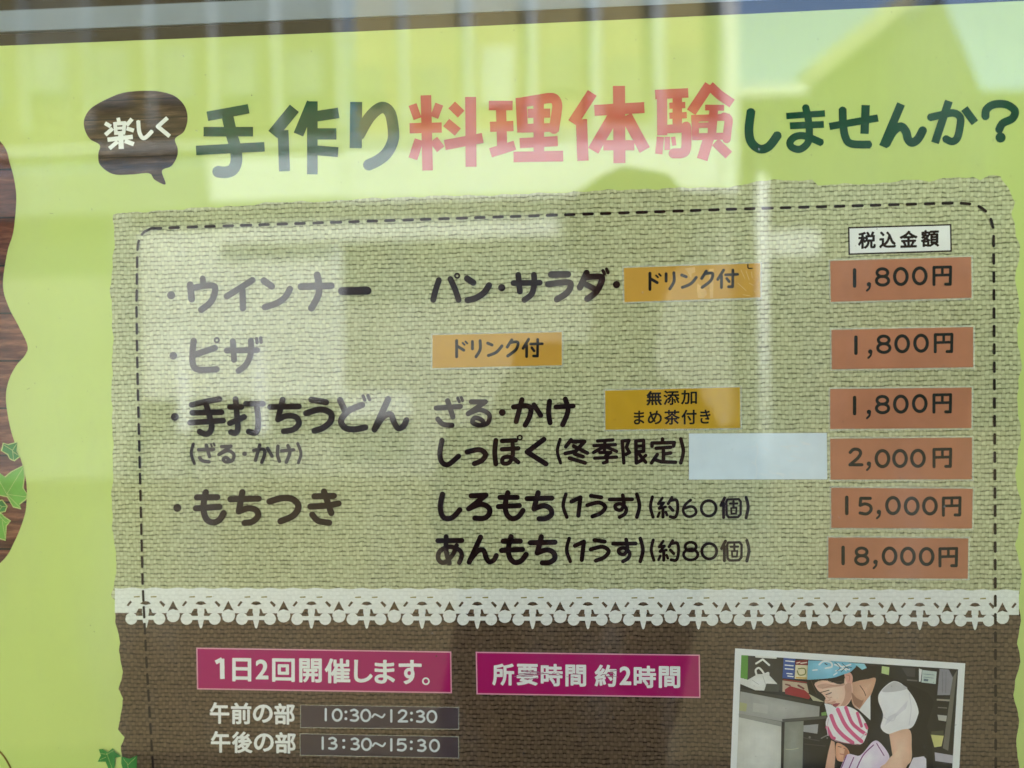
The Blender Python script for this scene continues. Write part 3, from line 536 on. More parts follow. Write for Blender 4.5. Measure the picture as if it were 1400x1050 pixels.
pic('kitchen_background', [
    (nums('1013.6,895.7 1310,915 1299,1100 1006,1080'), (38, 37, 37)), (A('95,110 160,112 155,345 88,325'), (86, 140, 55)), (A('163,115 500,135 490,450 150,400'), (58, 55, 50)),
    (st('236,190 300,150', 2.6) + st('300,150 362,205', 2.6) + st('235,124 425,136', 2.4) + st('243,305 232,255 262,232 295,262 318,292 352,280 352,310', 2.7), (205, 205, 200)),
    (A('500,135 612,145 602,340 488,330'), (62, 84, 145)), (sum([st(s, 1.6) for s in ('515,205 590,212', '515,240 590,246', '530,285 580,290', '520,165 600,172', '540,310 590,316')], []), (205, 210, 215)),
    (A('612,165 736,150 736,207 613,203'), (120, 42, 46)), (st('625,185 655,178', 1.3) + st('665,188 720,180', 1.6), (215, 190, 180)), (A('613,203 736,207 726,342 605,336'), (206, 196, 165)),
    (st('640,240 700,240 705,290 650,300 630,260', 1.6), (120, 120, 70)), (st('620,325 715,330', 1.8), (190, 150, 70)), (A('488,352 722,382 742,475 488,460'), (176, 158, 138)), (st('500,345 720,372', 1.2), (150, 50, 50)),
    (st('640,400 690,430', 2.6) + st('520,390 560,400', 2), (110, 60, 60)), (A('510,440 560,405 700,445 765,500 740,532 515,482'), (140, 38, 48)), (A('740,480 890,560 780,545'), (170, 165, 140)),
    (A('85,325 150,350 250,292 350,290 440,385 380,398 330,450 230,446 85,385'), (198, 198, 193), (218, 218, 214), (1037.1, 932.9)), (st('200,350 260,390', .8) + st('300,310 330,400', .8), (165, 165, 160)), (A('335,382 460,388 452,462 312,455'), (66, 68, 63)),
    (A('85,455 845,600 840,695 480,745 72,668'), (148, 148, 143), (168, 168, 163), (1071.4, 968.6)), (A('210,565 350,590 345,670 208,650'), (168, 168, 162)), (A('80,560 150,575 140,650 74,640'), (158, 158, 120)), (A('85,430 880,568 845,602 85,457'), (56, 56, 50)),
    (A('72,668 480,748 480,792 70,702'), (136, 137, 130)), (A('70,703 478,793 468,1500 40,1500'), (186, 186, 178), (204, 204, 198), (1042.9, 1008.6)), (A('478,790 505,790 490,1500 468,1500'), (40, 40, 38)), (A('510,752 690,740 672,1500 490,1500'), (122, 124, 114), (140, 142, 132), (1085.7, 1001.4)),
    (A('485,722 912,690 912,716 490,752'), (78, 78, 74)), (A('690,782 832,770 822,862 688,842'), (148, 148, 148)), (st('520,1010 580,1012 640,1000', .8), (170, 168, 140)),
    (B('815,98 845,108 830,225 815,222'), (210, 212, 210)), (B('848,112 985,128 975,246 838,230'), (178, 190, 186)), (B('1012,100 1100,106 1140,185 1112,352 990,352'), (132, 130, 138)), (B('985,388 1110,395 1110,412 985,404'), (140, 135, 125)),
    (B('1140,180 1180,112 1095,885 1042,860'), (98, 95, 88)), (B('992,540 1082,550 1075,604 1002,592'), (168, 166, 160)), (B('928,730 1052,740 1030,842 962,852'), (188, 184, 122)), (B('935,700 1050,690 1050,742 930,732'), (70, 70, 55)),
    (B('965,900 1142,930 1136,1005 970,982'), (168, 163, 172)), (B('460,75 532,85 526,160 455,142'), (172, 190, 132)), (A('860,660 910,650 912,686 862,690'), (110, 150, 80)),
    (B('650,90 780,96 775,180 700,172'), (62, 60, 60)), (B('700,200 800,208 800,222 700,214'), (92, 90, 88)), (st('860,150 960,160', .9, B) + st('860,180 955,190', .9, B), (120, 135, 140)), (B('860,195 905,200 902,222 860,218'), (96, 110, 120)),
    (st('1040,130 1040,330', .8, B) + st('1075,130 1070,330', .8, B), (112, 110, 118)), (st('1000,470 1080,476', 1.4, B), (98, 96, 94)), (st('690,900 840,930', 1.4) + st('700,960 900,980', 1.0), (64, 62, 60)), (dot(1107, 1008, 1.6) + dot(1131, 1009, 1.2), (100, 100, 98)), (st('860,905 930,870', 1.6), (110, 112, 112))], 3.5)
pic('printed_person', [
    (B('440,150 700,240 900,330 960,420 890,650 940,800 965,1500 60,1500 340,600 355,300'), (30, 29, 31)), (A('1155,190 1395,205 1372,335 1200,360 1140,280'), (40, 34, 33)),
    (smooth(A('1140,400 1200,360 1300,340 1382,335 1340,480 1300,560 1240,632 1160,580'), True), (188, 146, 122), (206, 166, 142), (1184.3, 941.4)), (smooth(A('800,370 930,345 1080,330 1150,370 1158,480 1130,560 1080,606 1020,608 965,590 955,572 900,572 893,545 900,520 868,480 822,440'), True), (212, 172, 152), (232, 196, 178), (1137.1, 944.3)),
    (A('725,345 960,325 1085,300 1078,392 1010,385 930,355 850,350 800,375 785,420 828,500 790,480 745,430'), (38, 31, 30)), (smooth(A('1080,285 1130,272 1160,318 1150,388 1112,384'), True), (200, 150, 135)), (st('1100,300 1130,310 1125,360', .9), (165, 110, 98)),
    (smooth(A('1085,400 1140,380 1150,500 1120,560 1075,604 1040,607 1075,540 1090,470'), True), (186, 144, 126)), (smooth(A('815,405 900,380 1000,395 1080,380 1075,400 960,420 860,430'), True), (188, 148, 130)), (smooth(A('905,560 950,560 985,545 1000,560 960,580'), True), (186, 140, 124)), (smooth(A('1150,470 1200,520 1260,540 1290,450 1240,600 1180,590'), True), (152, 112, 94)), (smooth(A('960,440 1010,470 1030,520 985,525 945,490'), True), (224, 188, 170)), (st('905,505 935,520 960,512', .8) + st('870,430 960,400 1070,395', .8), (170, 128, 110)), (st('760,350 790,420 815,480', .7) + st('900,335 960,370 1060,360', .7) + st('830,345 850,360', .7), (78, 62, 56)), (st('850,468 900,455 935,445', 1.1) + st('905,488 935,478 955,468', 1.3), (60, 45, 42)), (A('960,582 1000,570 1042,570 1010,600 985,602'), (140, 70, 78)), (st('895,545 925,548 945,535', .9), (180, 130, 115)),
    (smooth(A('735,160 1165,185 1150,262 1060,298 960,328 725,347'), False), (112, 172, 196), (140, 194, 216), (1128.6, 914.3)), (st('840,200 880,170 950,180 960,220 900,235', 2.2) + st('990,200 1060,220 1140,200', 2) + st('1000,260 1080,240 1130,250', 1.8) + st('780,255 820,250', 2) + st('980,300 1010,280', 1.6) + st('1020,190 1100,260', 1.4), (208, 218, 222)),
    (st('990,180 1040,230 1010,260', .9) + st('1060,190 1120,240', .9) + st('1050,270 1100,225 1150,230', .9) + st('895,190 915,200', 1.4), (40, 60, 75)), (A('1170,187 1272,192 1296,232 1250,250'), (138, 190, 205)), (st('1230,400 1270,460 1285,500', .9), (60, 42, 38)),
    (B('350,350 350,592 250,502 180,430 245,490'), (214, 214, 214)), (smooth(B('425,400 450,312 560,222 660,252 760,372 808,490 800,560 748,660 640,690 530,725 450,665 472,540'), True), (220, 218, 220), (238, 237, 240), (1220.0, 961.4)),
    (B('600,520 710,400 690,482 480,650 520,560'), (202, 200, 205)), (smooth(B('460,312 570,226 660,256 700,292 560,322'), True), (182, 180, 182)), (st('720,330 740,480 720,640', .8, B) + st('470,560 560,600 600,540', .8, B), (190, 188, 194)),
    (smooth(B('530,725 720,680 745,850 740,980 680,1080 600,1500 300,1500 420,1080 565,955'), False), (204, 165, 140), (224, 186, 162), (1231.4, 1021.4)), (B('715,1050 760,952 860,938 884,962 895,1500 700,1500'), (205, 200, 210)),
    (A('955,925 1015,955 1000,1045 950,1500 840,1500 925,1045'), (198, 156, 134))], 8.6)
pic('printed_person', [
    (A('985,915 1235,960 1290,860 1310,960 1200,1150 1000,1100'), (48, 36, 36)), (smooth(A('1005,955 1090,985 1130,1050 1100,1120 1010,1110'), True), (206, 150, 120), (222, 172, 144), (1151.4, 1027.1)), (st('1020,985 1050,990', .9) + st('1075,1000 1100,1010', .9), (60, 40, 36)), (st('1040,1055 1075,1062', 1.0), (165, 85, 80)), (smooth(A('1090,1000 1120,1050 1095,1110 1070,1110'), True), (176, 120, 96)),
    (smooth(B('60,1060 130,920 250,930 370,800 440,805 530,930 500,1000 420,1100 400,1500 0,1500'), False), (208, 192, 216), (226, 214, 234), (1187.1, 1037.1)), (st('120,930 60,1080', 1.5, B) + st('190,950 130,1090', 1.5, B) + st('380,830 280,930 200,1100', 1.6, B) + st('410,815 480,930', 1.4, B) + st('300,900 240,1000', 1.2, B), (120, 70, 120)),
    (A('890,572 950,582 1010,620 920,695'), (220, 220, 222)), (smooth(A('905,790 920,700 1000,612 1110,600 1220,660 1300,790 1285,900 1230,965 1080,950 960,910'), True), (226, 216, 220), (246, 240, 242), (1155.7, 985.7)),
    (st('955,690 1000,800 1070,880 1160,948', 5.2) + st('1018,630 1085,770 1160,860 1245,935', 5.2) + st('1095,612 1150,750 1220,820 1280,862', 4.8) + st('1205,665 1245,790', 4) + st('915,800 960,890 985,905', 4.2) + st('1280,770 1298,810', 3.5), (196, 88, 128)), (st('960,912 1080,950 1232,966', 1.0), (150, 90, 110)), (st('930,720 915,800 925,880', 1.2) + st('1240,900 1290,850', 1.4), (196, 180, 188))], 14.2)

# ------------------------------------------------------------------ stickers lying on the poster
def sticker(name, q, mm, label, cat, group, glyphs, tm=None, border=2.6, k=6.0, fonts=()):
    bx = (q[2][0] + q[3][0]) / 2; by = max(p[1] for p in q)
    t = thing(name, P(bx, by, lay(k)), label, cat, group)
    mb = MB(); outer = quad_frame(q, -border); w = [P(x, y, lay(k)) for x, y in outer]; mb.prism(w, (0, -LAY * .4, 0), M['laminate']); mb.build('laminate_film', t, fix=True)
    mb = MB(); flat(mb, [q], k + 1, mm); mb.build('paper', t)
    if glyphs: text('lettering', glyphs, k + 2, tm or M['black'], t)
    if fonts:
        mb = MB()
        for ch, x0, y0, x1, y1, off in fonts: put_glyph(mb, ch, x0, y0, x1, y1, k + 2, tm or M['black'], off, -0.02)
        mb.build('lettering', t)
    return t
def d0(x, y, s=1.0, w=3.9): return [ell(x, y, 8.6 * s, 10.9 * s, w)]
def d1(x, y, s=1.0, w=4.2): return [L(w, f'{x},{y - 11 * s} {x},{y + 11 * s}')]
def d8(x, y, s=1.0, w=3.7): return [ell(x, y - 5.6 * s, 7.4 * s, 5.3 * s, w) + ell(x + .2, y + 5.4 * s, 8.4 * s, 6.0 * s, w)]
def d5(x, y, s=1.0, w=3.8): return [L(w, f'{x + 7 * s},{y - 10.6 * s} {x - 6 * s},{y - 10.6 * s} {x - 7 * s},{y - 1.5 * s}') + S(w, f'{x - 7 * s},{y - 1 * s} {x},{y - 3 * s} {x + 7 * s},{y} {x + 7.6 * s},{y + 6 * s} {x + 2 * s},{y + 10.6 * s} {x - 7 * s},{y + 9.5 * s}')]
def d2(x, y, s=1.0, w=3.8): return [S(w, f'{x - 7.6 * s},{y - 6.5 * s} {x - 3 * s},{y - 10.6 * s} {x + 4 * s},{y - 10 * s} {x + 6.6 * s},{y - 5 * s} {x + 2 * s},{y + 2 * s} {x - 8 * s},{y + 10.4 * s}') + L(w, f'{x - 8 * s},{y + 10.4 * s} {x + 8.4 * s},{y + 10.4 * s}')]
def d3(x, y, s=1.0, w=3.8): return [S(w, f'{x - 6.6 * s},{y - 9 * s} {x},{y - 10.8 * s} {x + 6 * s},{y - 6.5 * s} {x + 2 * s},{y - 1.2 * s} {x - 2 * s},{y - .6 * s}') + S(w, f'{x - 2 * s},{y - .6 * s} {x + 5 * s},{y + 1 * s} {x + 7.2 * s},{y + 5.5 * s} {x + 2 * s},{y + 10.4 * s} {x - 7 * s},{y + 9.4 * s}')]
def comma(x, y): return [dot(x, y, 3.1) + S(2.6, f'{x + 1.5},{y + .5} {x + .6},{y + 5} {x - 2.6},{y + 8.5}')]
def yen(x, y): return [L(3.7, f'{x - 11.5},{y - 11.5} {x - 11.5},{y + 12}') + L(3.5, f'{x - 11.5},{y - 11.5} {x + 11.3},{y - 12}') + L(3.7, f'{x + 11.3},{y - 12} {x + 10.8},{y + 11.6} {x + 4.5},{y + 11.6}') + L(3.3, f'{x},{y - 11} {x},{y - 1.5}') + L(3.3, f'{x - 11.5},{y - .6} {x + 11},{y - 1.2}')]
PG = 'price stickers in the right-hand column'
def p1800(x, y): return d1(x, y) + comma(x + 19.6, y + 8.7) + d8(x + 38, y - 1.6) + d0(x + 63.2, y - 2) + d0(x + 89.1, y - 2.8) + yen(x + 120, y - 3)
price = [(nums('1135.2,356.8 1327.7,351.3 1328.2,407 1136,412.6'), 'brown 1,800 yen sticker directly under the framed white heading', p1800(1168.4, 380)),
         (nums('1136.8,451.2 1330.4,447.2 1330.4,502 1137.2,504.8'), 'brown 1,800 yen sticker with wide bare sackcloth above and below it', p1800(1170.2, 472)),
         (nums('1135.2,532 1328.4,530 1328,585.2 1135.2,586.4'), 'brown 1,800 yen sticker just above the 2,000 yen one', p1800(1168.4, 554.5)),
         (nums('1135.2,600 1328.8,598.4 1328.8,655.2 1135.6,655.6'), 'brown 2,000 yen sticker touching the blank white sticker', d2(1170, 625) + comma(1188, 634) + d0(1206.5, 627) + d0(1230.5, 626.8) + d0(1255, 626.6) + yen(1288.5, 626)),
         (nums('1136.3,667 1329.8,668.3 1328.7,722.5 1136.7,721.7'), 'brown 15,000 yen sticker beside the sixty piece line', d1(1157.7, 691) + d5(1182.9, 691.9) + comma(1201.6, 700) + d0(1220.9, 691.2) + d0(1246.5, 691.9) + d0(1271.4, 691.7) + yen(1301.3, 692.4)),
         (nums('1132.6,735 1323.8,736.2 1323,791.2 1132.6,790'), 'brown 18,000 yen sticker lowest in the column above the lace', d1(1152.7, 759.4) + d8(1178, 760.2) + comma(1197, 768.3) + d0(1216.2, 760.2) + d0(1241.3, 760.5) + d0(1266.9, 760.9) + yen(1296.6, 761.8))]
for q, lab, gl_ in price: sticker('price_sticker', q, M['ticket'], lab, 'price sticker', PG, gl_)
dr = [L(3.6, '888.6,373.6 888.6,395.7') + L(3.6, '890,381.4 898.6,386.4') + L(2.4, '897,376.6 899.6,379') + L(2.4, '901,374.6 903.4,377'), L(3.6, '910.7,374.3 910.7,384.3') + S(3.6, '921.4,372.9 921.4,385 915.7,395'), L(3.6, '932,376 938.2,378.4') + S(3.6, '952,379.3 944.3,388 932.9,392.9'),
      L(3.6, '965.7,370.7 959.3,380.7') + S(3.6, '964.3,374.3 974,373.8 971.8,383.5 960,392.9'), L(3.5, '989.3,369.3 981.4,382') + L(3.5, '986.4,377 986.4,393') + L(3.3, '992,375.7 1008.6,375') + L(3.4, '1002,369.3 1001.6,392 996,392') + L(3.3, '993.6,380.7 997,385')]
DG = 'orange drink stickers on the menu'
d1s = sticker('drink_sticker', nums('853,366.4 1039.3,360 1039.3,406.4 853.9,412.9'), M['orange'], 'orange drink sticker at the end of the bread and salad line', 'sticker', DG, dr + [S(1.5, '1022.5,361.5 1023,366.5 1028.5,366.8')])
mb = MB(); AB = lambda z_: T(z_, 840, 340, 7)
flat(mb, [AB('672,190 770,175 775,225 740,240 735,285 700,225'), AB('795,330 880,400 885,440 850,475 800,470 790,400'), AB('905,195 950,190 945,470 915,472')], 7.25, ink((0.66, 0.42, 0.14), 0.3, 0.3, 160.0))
flat(mb, sum([stroke_polys(AB(z_), .5) for z_ in ('1210,200 1250,290', '1260,210 1290,300', '1310,220 1320,280', '1180,330 1260,400', '1290,330 1330,350', '1340,405 1350,415', '1230,440 1300,452')], []), 7.4, ink((0.74, 0.55, 0.28)))
mb.build('bubble_highlight', d1s)['kind'] = 'stuff'  # highlights of bubbles under the laminate, painted as pale patches and streaks
w2 = lambda p: (624.3 + (p[0] - 888.6) * 0.978, p[1] + 92.1 + (p[0] - 888.6) * 0.024)
sticker('drink_sticker', nums('591.4,458.3 767.9,454.3 768,499.2 591.2,503.2'), M['orange'], 'orange drink sticker alone on the pizza line, left of centre', 'sticker', DG, [[[w2(p) for p in poly] for poly in g_] for g_ in dr])
sticker('tea_sticker', nums('827.4,534.3 1011.4,529.6 1012,585 827.9,587.4'), M['mustard'], 'mustard yellow sticker with two lines about bean tea', 'sticker', None, [], fonts=[
    ('無', 883.6, 534.5, 905, 554.5, 1.3), ('添', 907, 534, 929, 554, 1.0), ('加', 931, 533.5, 953, 553, 1.0), ('ま', 866.5, 561.5, 881, 580.5, 1.0), ('め', 885.5, 561.5, 905, 580.5, 1.0), ('茶', 908, 560.5, 929.5, 581, 1.0), ('付', 931.5, 560.2, 952.5, 580.5, 1.0), ('き', 957, 560, 971.5, 579.5, 1.0)])
bl = sticker('blank_sticker', nums('942,592.8 1130.4,592 1130.8,655.2 942,655.6'), M['paper'], 'blank pale bluish white sticker covering old words', 'sticker', None, [], border=1.0, k=5.8)
rnd = random.Random(9); mb = MB(); polys = []
for i in range(34):
    x, y = rnd.uniform(1020, 1105), rnd.uniform(602, 650); l = rnd.uniform(4, 16); dy = rnd.uniform(-1, 5)
    polys += stroke_polys(smooth([(x, y), (x + l * .5, y + dy * .4 + rnd.uniform(-1, 1)), (x + l, y + dy)]), rnd.uniform(.4, 1.3))
polys += stroke_polys(smooth([(1034, 606), (1036, 618), (1033, 630), (1035, 643), (1033, 653)]), 1.0)
flat(mb, polys, 7.2, ink((0.72, 0.78, 0.84))); mb.build('scuff_mark', bl)
def tilde(x, y): return [S(2.2, f'{x - 8.5},{y + 1.8} {x - 5},{y - 2} {x},{y} {x + 5},{y + 2.2} {x + 8.5},{y - 1.8}')]
def colon(x, y): return [dot(x, y - 4.6, 2.0) + dot(x, y + 4.6, 2.0)]
z = dict(s=0.70, w=2.6)
TG = 'dark time stickers beside the session names'
sticker('time_sticker', nums('411.4,964.3 626.7,967.6 626.7,996.4 411.4,994.3'), M['plate'], 'dark grey time sticker reading 10:30 to 12:30', 'time sticker', TG,
        d1(445.4, 977, **z) + d0(461, 977.6, **z) + colon(472.9, 978) + d3(484.6, 978, **z) + d0(500, 978.2, **z) + tilde(517.3, 978.6) + d1(535, 978.8, **z) + d2(550.7, 979, **z) + colon(562.6, 979.6) + d3(575, 979.6, **z) + d0(590.4, 979.8, **z), M['timetext'], 1.0, 5.5)
sticker('time_sticker', nums('410.7,1003.6 626.4,1007.9 626.8,1036 411,1032'), M['plate'], 'dark grey time sticker reading 13:30 to 15:30', 'time sticker', TG,
        d1(441.2, 1016, **z) + d3(455, 1016.4, **z) + colon(470, 1017) + d3(485.5, 1017.2, **z) + d0(501, 1017.6, **z) + tilde(518, 1018) + d1(535, 1018.3, **z) + d5(549, 1018.5, **z) + colon(562.3, 1019) + d3(576.6, 1019.2, **z) + d0(594, 1019.4, **z), M['timetext'], 1.0, 5.5)

# ------------------------------------------------------------------ window pane
mb = MB(); x0, x1, z0, z1 = OX0 + .01, OX1 - .01, OZ0 + .01, OZ1 - .01
fy, by_ = GLASS, GLASS + 0.006
mb.add([(x0, fy, z0), (x1, fy, z0), (x1, fy, z1), (x0, fy, z1)], [(0, 1, 2, 3)], M['glass'])
mb.add([(x0, fy, z0), (x1, fy, z0), (x1, fy, z1), (x0, fy, z1), (x0, by_, z0), (x1, by_, z0), (x1, by_, z1), (x0, by_, z1)], [(7, 6, 5, 4), (0, 4, 5, 1), (1, 5, 6, 2), (2, 6, 7, 3), (3, 7, 4, 0)], M['clear'])
tag(mb.build('window_pane'), 'clear shop window pane reflecting the sunny street opposite', 'window pane')

# ------------------------------------------------------------------ the street mirrored in the pane
Y = 9.0
def rb(mb, px0, py0, px1, py1, Yd, depth, m):           # box whose front shows between two pixels in the mirror image
    xm = (px0 + px1) / 2 if px1 - px0 < 350 else 550
    a = R(px0, py0, Yd); b_ = R(px1, py1, Yd); a.z = R(xm, py0, Yd).z; b_.z = R(xm, py1, Yd).z; mb.box((a.x, a.y, a.z), (b_.x, a.y - depth, b_.z), m)
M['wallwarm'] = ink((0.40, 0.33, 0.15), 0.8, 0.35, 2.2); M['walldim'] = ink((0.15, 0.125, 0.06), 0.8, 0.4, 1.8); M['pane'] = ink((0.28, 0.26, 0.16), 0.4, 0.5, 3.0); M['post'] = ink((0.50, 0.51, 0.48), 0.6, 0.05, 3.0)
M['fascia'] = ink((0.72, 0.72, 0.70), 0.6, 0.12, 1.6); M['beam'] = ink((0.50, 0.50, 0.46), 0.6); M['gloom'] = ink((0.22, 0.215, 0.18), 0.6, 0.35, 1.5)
M['curtain'] = ink((0.52, 0.52, 0.47), 0.8, 0.5, 2.2); M['greyw'] = ink((0.20, 0.20, 0.19), 0.7, 0.5, 1.4)
hall = thing('hall_building', (R(500, 500, Y + .6).x, GLASS - Y - .6, 0), 'long pale hall with white posts and curtained doors mirrored in the glass', 'building')
gz = R(500, 700, Y)
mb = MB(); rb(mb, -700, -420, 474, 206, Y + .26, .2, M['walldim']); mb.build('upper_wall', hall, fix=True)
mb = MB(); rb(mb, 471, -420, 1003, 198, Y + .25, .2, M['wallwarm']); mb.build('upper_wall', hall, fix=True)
rnd = random.Random(12)
for i in range(-6, 11):          # shutters and panes between the posts
    c = 20 + 88 * i; t0 = rnd.uniform(60, 95); mb = MB(); rb(mb, c + 20, t0, c + 68, t0 + rnd.uniform(45, 80), Y + .2, .08, M['greyw' if i < 5 else rnd.choice(('pane', 'curtain', 'pane'))]); mb.build('shutter', hall, fix=True)
for i in range(-8, 12):
    c = 20 + 88 * i; mb = MB(); rb(mb, c - 11, -420, c + 11, 178, Y, .12, M['post']); mb.build('post', hall, fix=True)
mb = MB(); rb(mb, 985, -420, 1010, 262, Y - .15, .3, M['fascia']); mb.build('corner_pillar', hall, fix=True)
mb = MB(); rb(mb, -700, 184, 1006, 192, Y - .05, .2, M['beam']); mb.build('rail', hall, fix=True)
mb = MB(); rb(mb, 285, 213, 470, 274, Y - .1, .3, M['fascia']); mb.build('fascia', hall, fix=True)
mb = MB(); rb(mb, 471, 200, 1006, 272, Y - .1, .3, M['fascia']); mb.build('fascia', hall, fix=True)
mb = MB(); rb(mb, -700, 214, 285, 280, Y - .02, .3, M['greyw']); mb.build('fascia', hall, fix=True)
mb = MB(); rb(mb, 300, 303, 765, 328, Y - .02, .2, M['beam']); mb.build('door_header', hall, fix=True)
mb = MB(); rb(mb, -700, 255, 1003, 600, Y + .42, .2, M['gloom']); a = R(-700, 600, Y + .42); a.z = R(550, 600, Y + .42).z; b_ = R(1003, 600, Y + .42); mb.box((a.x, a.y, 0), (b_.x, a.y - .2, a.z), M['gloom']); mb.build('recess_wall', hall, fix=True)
mb = MB(); rb(mb, -700, 272, 1003, 303, Y + .28, .1, M['greyw']); mb.build('lintel', hall, fix=True)
door = MB(); rb(door, 186, 312, 466, 545, Y + .1, .05, M['curtain']); door = door.build('curtained_door', hall, fix=True)
for x, w_ in ((252, 9), (356, 10), (462, 6)):
    mb = MB(); rb(mb, x - w_, 470 if x != 462 else 312, x + w_, 592 if x != 462 else 545, Y + .02, .06, M['fascia']); mb.build('door_frame', door, fix=True)
mb = MB(); rb(mb, 153, 288, 186, 592, Y - .1, .25, M['greyw']); mb.build('door_pillar', hall, fix=True)
mb = MB(); rb(mb, 466, 538, 560, 572, Y + .05, .3, M['beam']); mb.build('counter', hall, fix=True)
mb = MB(); a = R(-700, -420, Y); b_ = R(1003, -420, Y); mb.box((a.x, a.y + .4, a.z), (b_.x, a.y - 5, a.z + .3), M['roofing']); mb.build('roof', hall, fix=True)
# gabled house further right
YG = 15.0
house = thing('gabled_house', (R(1300, 500, YG).x, GLASS - YG, 0), 'shaded gabled house mirrored beside the hall under blue sky', 'house')
M['shade'] = ink((0.028, 0.030, 0.018), 0.8, 0.2, 1.0); M['barge'] = ink((0.42, 0.40, 0.26), 0.6)  # the house front's shade is put into its dark wall colour
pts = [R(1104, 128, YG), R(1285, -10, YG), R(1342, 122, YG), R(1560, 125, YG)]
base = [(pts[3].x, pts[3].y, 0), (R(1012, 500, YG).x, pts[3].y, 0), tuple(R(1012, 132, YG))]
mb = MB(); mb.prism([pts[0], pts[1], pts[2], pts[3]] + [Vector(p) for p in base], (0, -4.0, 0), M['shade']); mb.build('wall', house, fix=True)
mb = MB(); a, b_ = R(1104, 118, YG - .3), R(1285, -22, YG - .3); up = Vector((0, 0, .38)); mb.prism([a, b_, b_ + up, a + up], (0, -4.6, 0), M['barge']); mb.build('roof_verge', house, fix=True)
mb = MB(); rb(mb, 1008, 116, 1104, 130, YG - .3, 4.4, M['fascia']); mb.build('eave', house, fix=True)
# thin white post with a board
pr = R(1044, 500, 6.0); post = thing('sign_post', (pr.x, pr.y, 0), 'thin white post carrying a small blank board, mirrored right of centre', 'post')
mb = MB(); mb.tube((pr.x, pr.y, 0), (pr.x, pr.y, R(1044, 240, 6.0).z), .034, .034, M['fascia'], 20); mb.build('pole', post, fix=True, smooth=True)
mb = MB(); rb(mb, 1054, 314, 1122, 350, 6.0, .03, M['curtain']); mb.build('board', post, fix=True)

# ------------------------------------------------------------------ the person taking the picture
M['cloth'] = ink((0.020, 0.022, 0.028), 0.9, 0.2, 20.0, 0.1); M['trouser'] = ink((0.03, 0.03, 0.035), 0.9); M['skin'] = ink((0.36, 0.21, 0.15), 0.55); M['hair'] = ink((0.012, 0.010, 0.009), 0.6)
PX, PY = 0.055, -0.95
def skin(name, nodes, edges, mat, parent, sub=2, root=0):
    me = bpy.data.meshes.new(name); off = worldloc(parent)
    me.from_pydata([Vector(n_[0]) - off for n_ in nodes], edges, []); o = link(name, me, parent)
    md = o.modifiers.new('skin', 'SKIN'); md.use_smooth_shade = True
    for i, n_ in enumerate(nodes):
        sv_ = me.skin_vertices[0].data[i]; sv_.radius = n_[1] if isinstance(n_[1], tuple) else (n_[1], n_[1]); sv_.use_root = (i == root)
    sb = o.modifiers.new('sub', 'SUBSURF'); sb.levels = sb.render_levels = sub
    bpy.context.view_layer.update()
    m2 = bpy.data.meshes.new_from_object(o.evaluated_get(bpy.context.evaluated_depsgraph_get())); o.modifiers.clear(); o.data = m2
    m2.materials.clear(); m2.materials.append(mat)
    for p in m2.polygons: p.use_smooth = True
    return o
person = thing('person', (PX - .05, PY, 0), 'person in dark clothes holding up a phone, mirrored in the glass', 'person')
HX, HZ = 0.118, 1.70
bn = [((PX - .095, PY, .88), (.34, .15)), ((PX - .035, PY, 1.10), (.46, .16)), ((PX - .005, PY, 1.29), (.38, .16)), ((PX + .03, PY, 1.45), (.10, .085)), ((PX + .05, PY + .01, 1.52), .056), ((HX, PY + .05, HZ - .07), (.062, .075)), ((HX, PY + .03, HZ + .01), (.078, .095)), ((HX, PY + .02, HZ + .07), (.066, .085)),
      ((PX - .225, PY, 1.37), .085), ((PX - .245, PY + .05, 1.16), .062), ((-.085, -.66, 1.40), .032), ((-.062, -.60, 1.475), .026),
      ((PX + .225, PY, 1.37), .085), ((PX + .245, PY + .05, 1.20), .062), ((.135, -.66, 1.40), .032), ((.085, -.60, 1.475), .026),
      ((PX - .20, PY, .78), .13), ((PX - .19, PY + .02, .48), .085), ((PX - .14, PY, .09), .042), ((PX - .14, PY + .16, .04), (.035, .03)),
      ((PX + .01, PY, .78), .13), ((PX + .03, PY + .02, .48), .085), ((PX + .07, PY, .09), .042), ((PX + .07, PY + .16, .04), (.035, .03))]
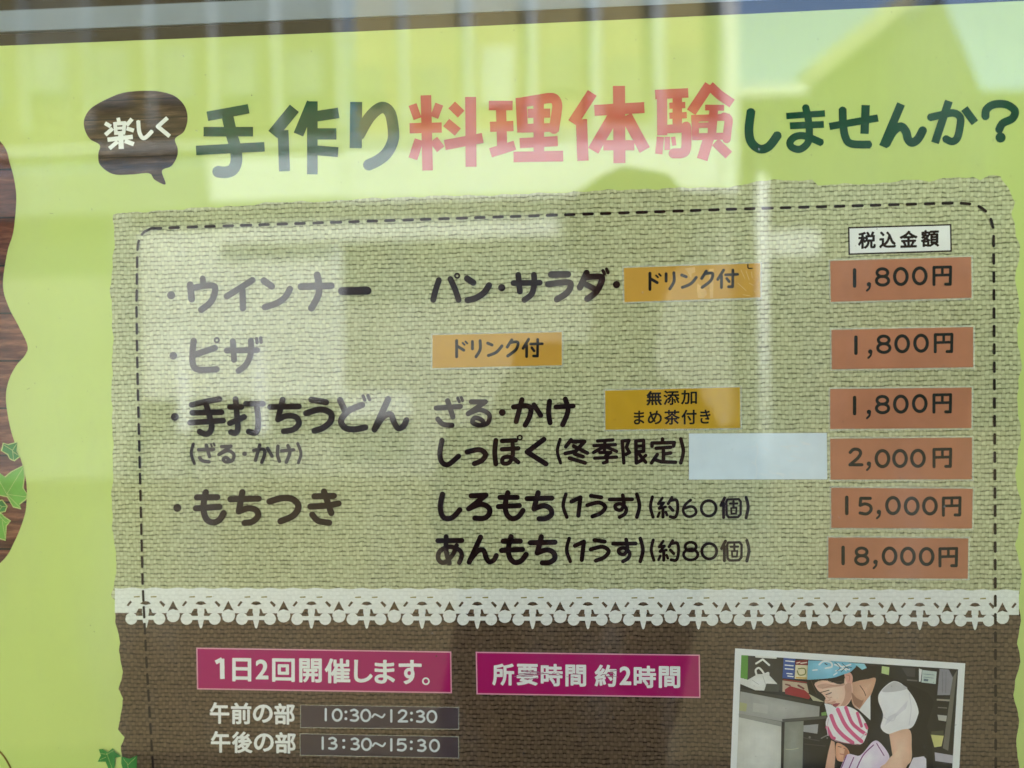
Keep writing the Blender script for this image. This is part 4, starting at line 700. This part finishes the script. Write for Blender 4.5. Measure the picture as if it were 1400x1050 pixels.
be = [(0, 1), (1, 2), (2, 3), (3, 4), (4, 5), (5, 6), (6, 7), (2, 8), (8, 9), (9, 10), (10, 11), (2, 12), (12, 13), (13, 14), (14, 15), (0, 16), (16, 17), (17, 18), (18, 19), (0, 20), (20, 21), (21, 22), (22, 23)]
body = skin('body', bn, be, M['cloth'], person)
body.data.materials.append(M['skin']); offp = worldloc(person)
for p in body.data.polygons:
    c = p.center + offp
    if c.z > 1.54 or (c.y > -.70 and c.z > 1.3): p.material_index = 1
hr = bpy.data.meshes.new('hair'); bm = bmesh.new(); bmesh.ops.create_uvsphere(bm, u_segments=28, v_segments=18, radius=1.0)
rr = random.Random(2)
for v in bm.verts:
    k = 1 + .04 * math.sin(9 * v.co.x + 3 * v.co.z) + .03 * math.sin(13 * v.co.z + 7 * v.co.x)
    v.co = Vector((v.co.x * .113 * k, v.co.y * .115 * k - (.02 if v.co.z < .25 else .005), v.co.z * .115 * k))
bmesh.ops.delete(bm, geom=[v for v in bm.verts if v.co.y > .035 and v.co.z < .035], context='VERTS')
for f_ in bm.faces: f_.smooth = True
bm.to_mesh(hr); bm.free(); hr.materials.append(M['hair']); ho = link('hair', hr, person); ho.location = Vector((HX, PY + .02, HZ + .02)) - offp
sm = ho.modifiers.new('thickness', 'SOLIDIFY'); sm.thickness = .012
def fingers(sx, x):
    for i, (dz, ln) in enumerate(((0.030, .062), (.010, .070), (-.010, .066), (-.028, .052))):
        skin('finger', [((x, -.60, 1.478 + dz * .6), .0095), ((x - sx * .012, -.575, 1.482 + dz), .0088), ((x - sx * .012 - sx * .02, -.563, 1.482 + dz), .008), ((x - sx * (.012 + ln * .55), -.562, 1.480 + dz), .007)], [(0, 1), (1, 2), (2, 3)], M['skin'], body, 1)
    skin('finger', [((x, -.605, 1.47), .0115), ((x - sx * .012, -.612, 1.50), .010), ((x - sx * .028, -.606, 1.512), .009)], [(0, 1), (1, 2)], M['skin'], body, 1)
fingers(-1, -.066); fingers(1, .089)
mb = MB(); mb.box((-.070, -.594, 1.445), (.092, -.586, 1.521), ink((.012, .012, .014), .3)); tag(mb.build('phone', fix=True), 'black phone held sideways in the photographer\'s hands', 'phone')
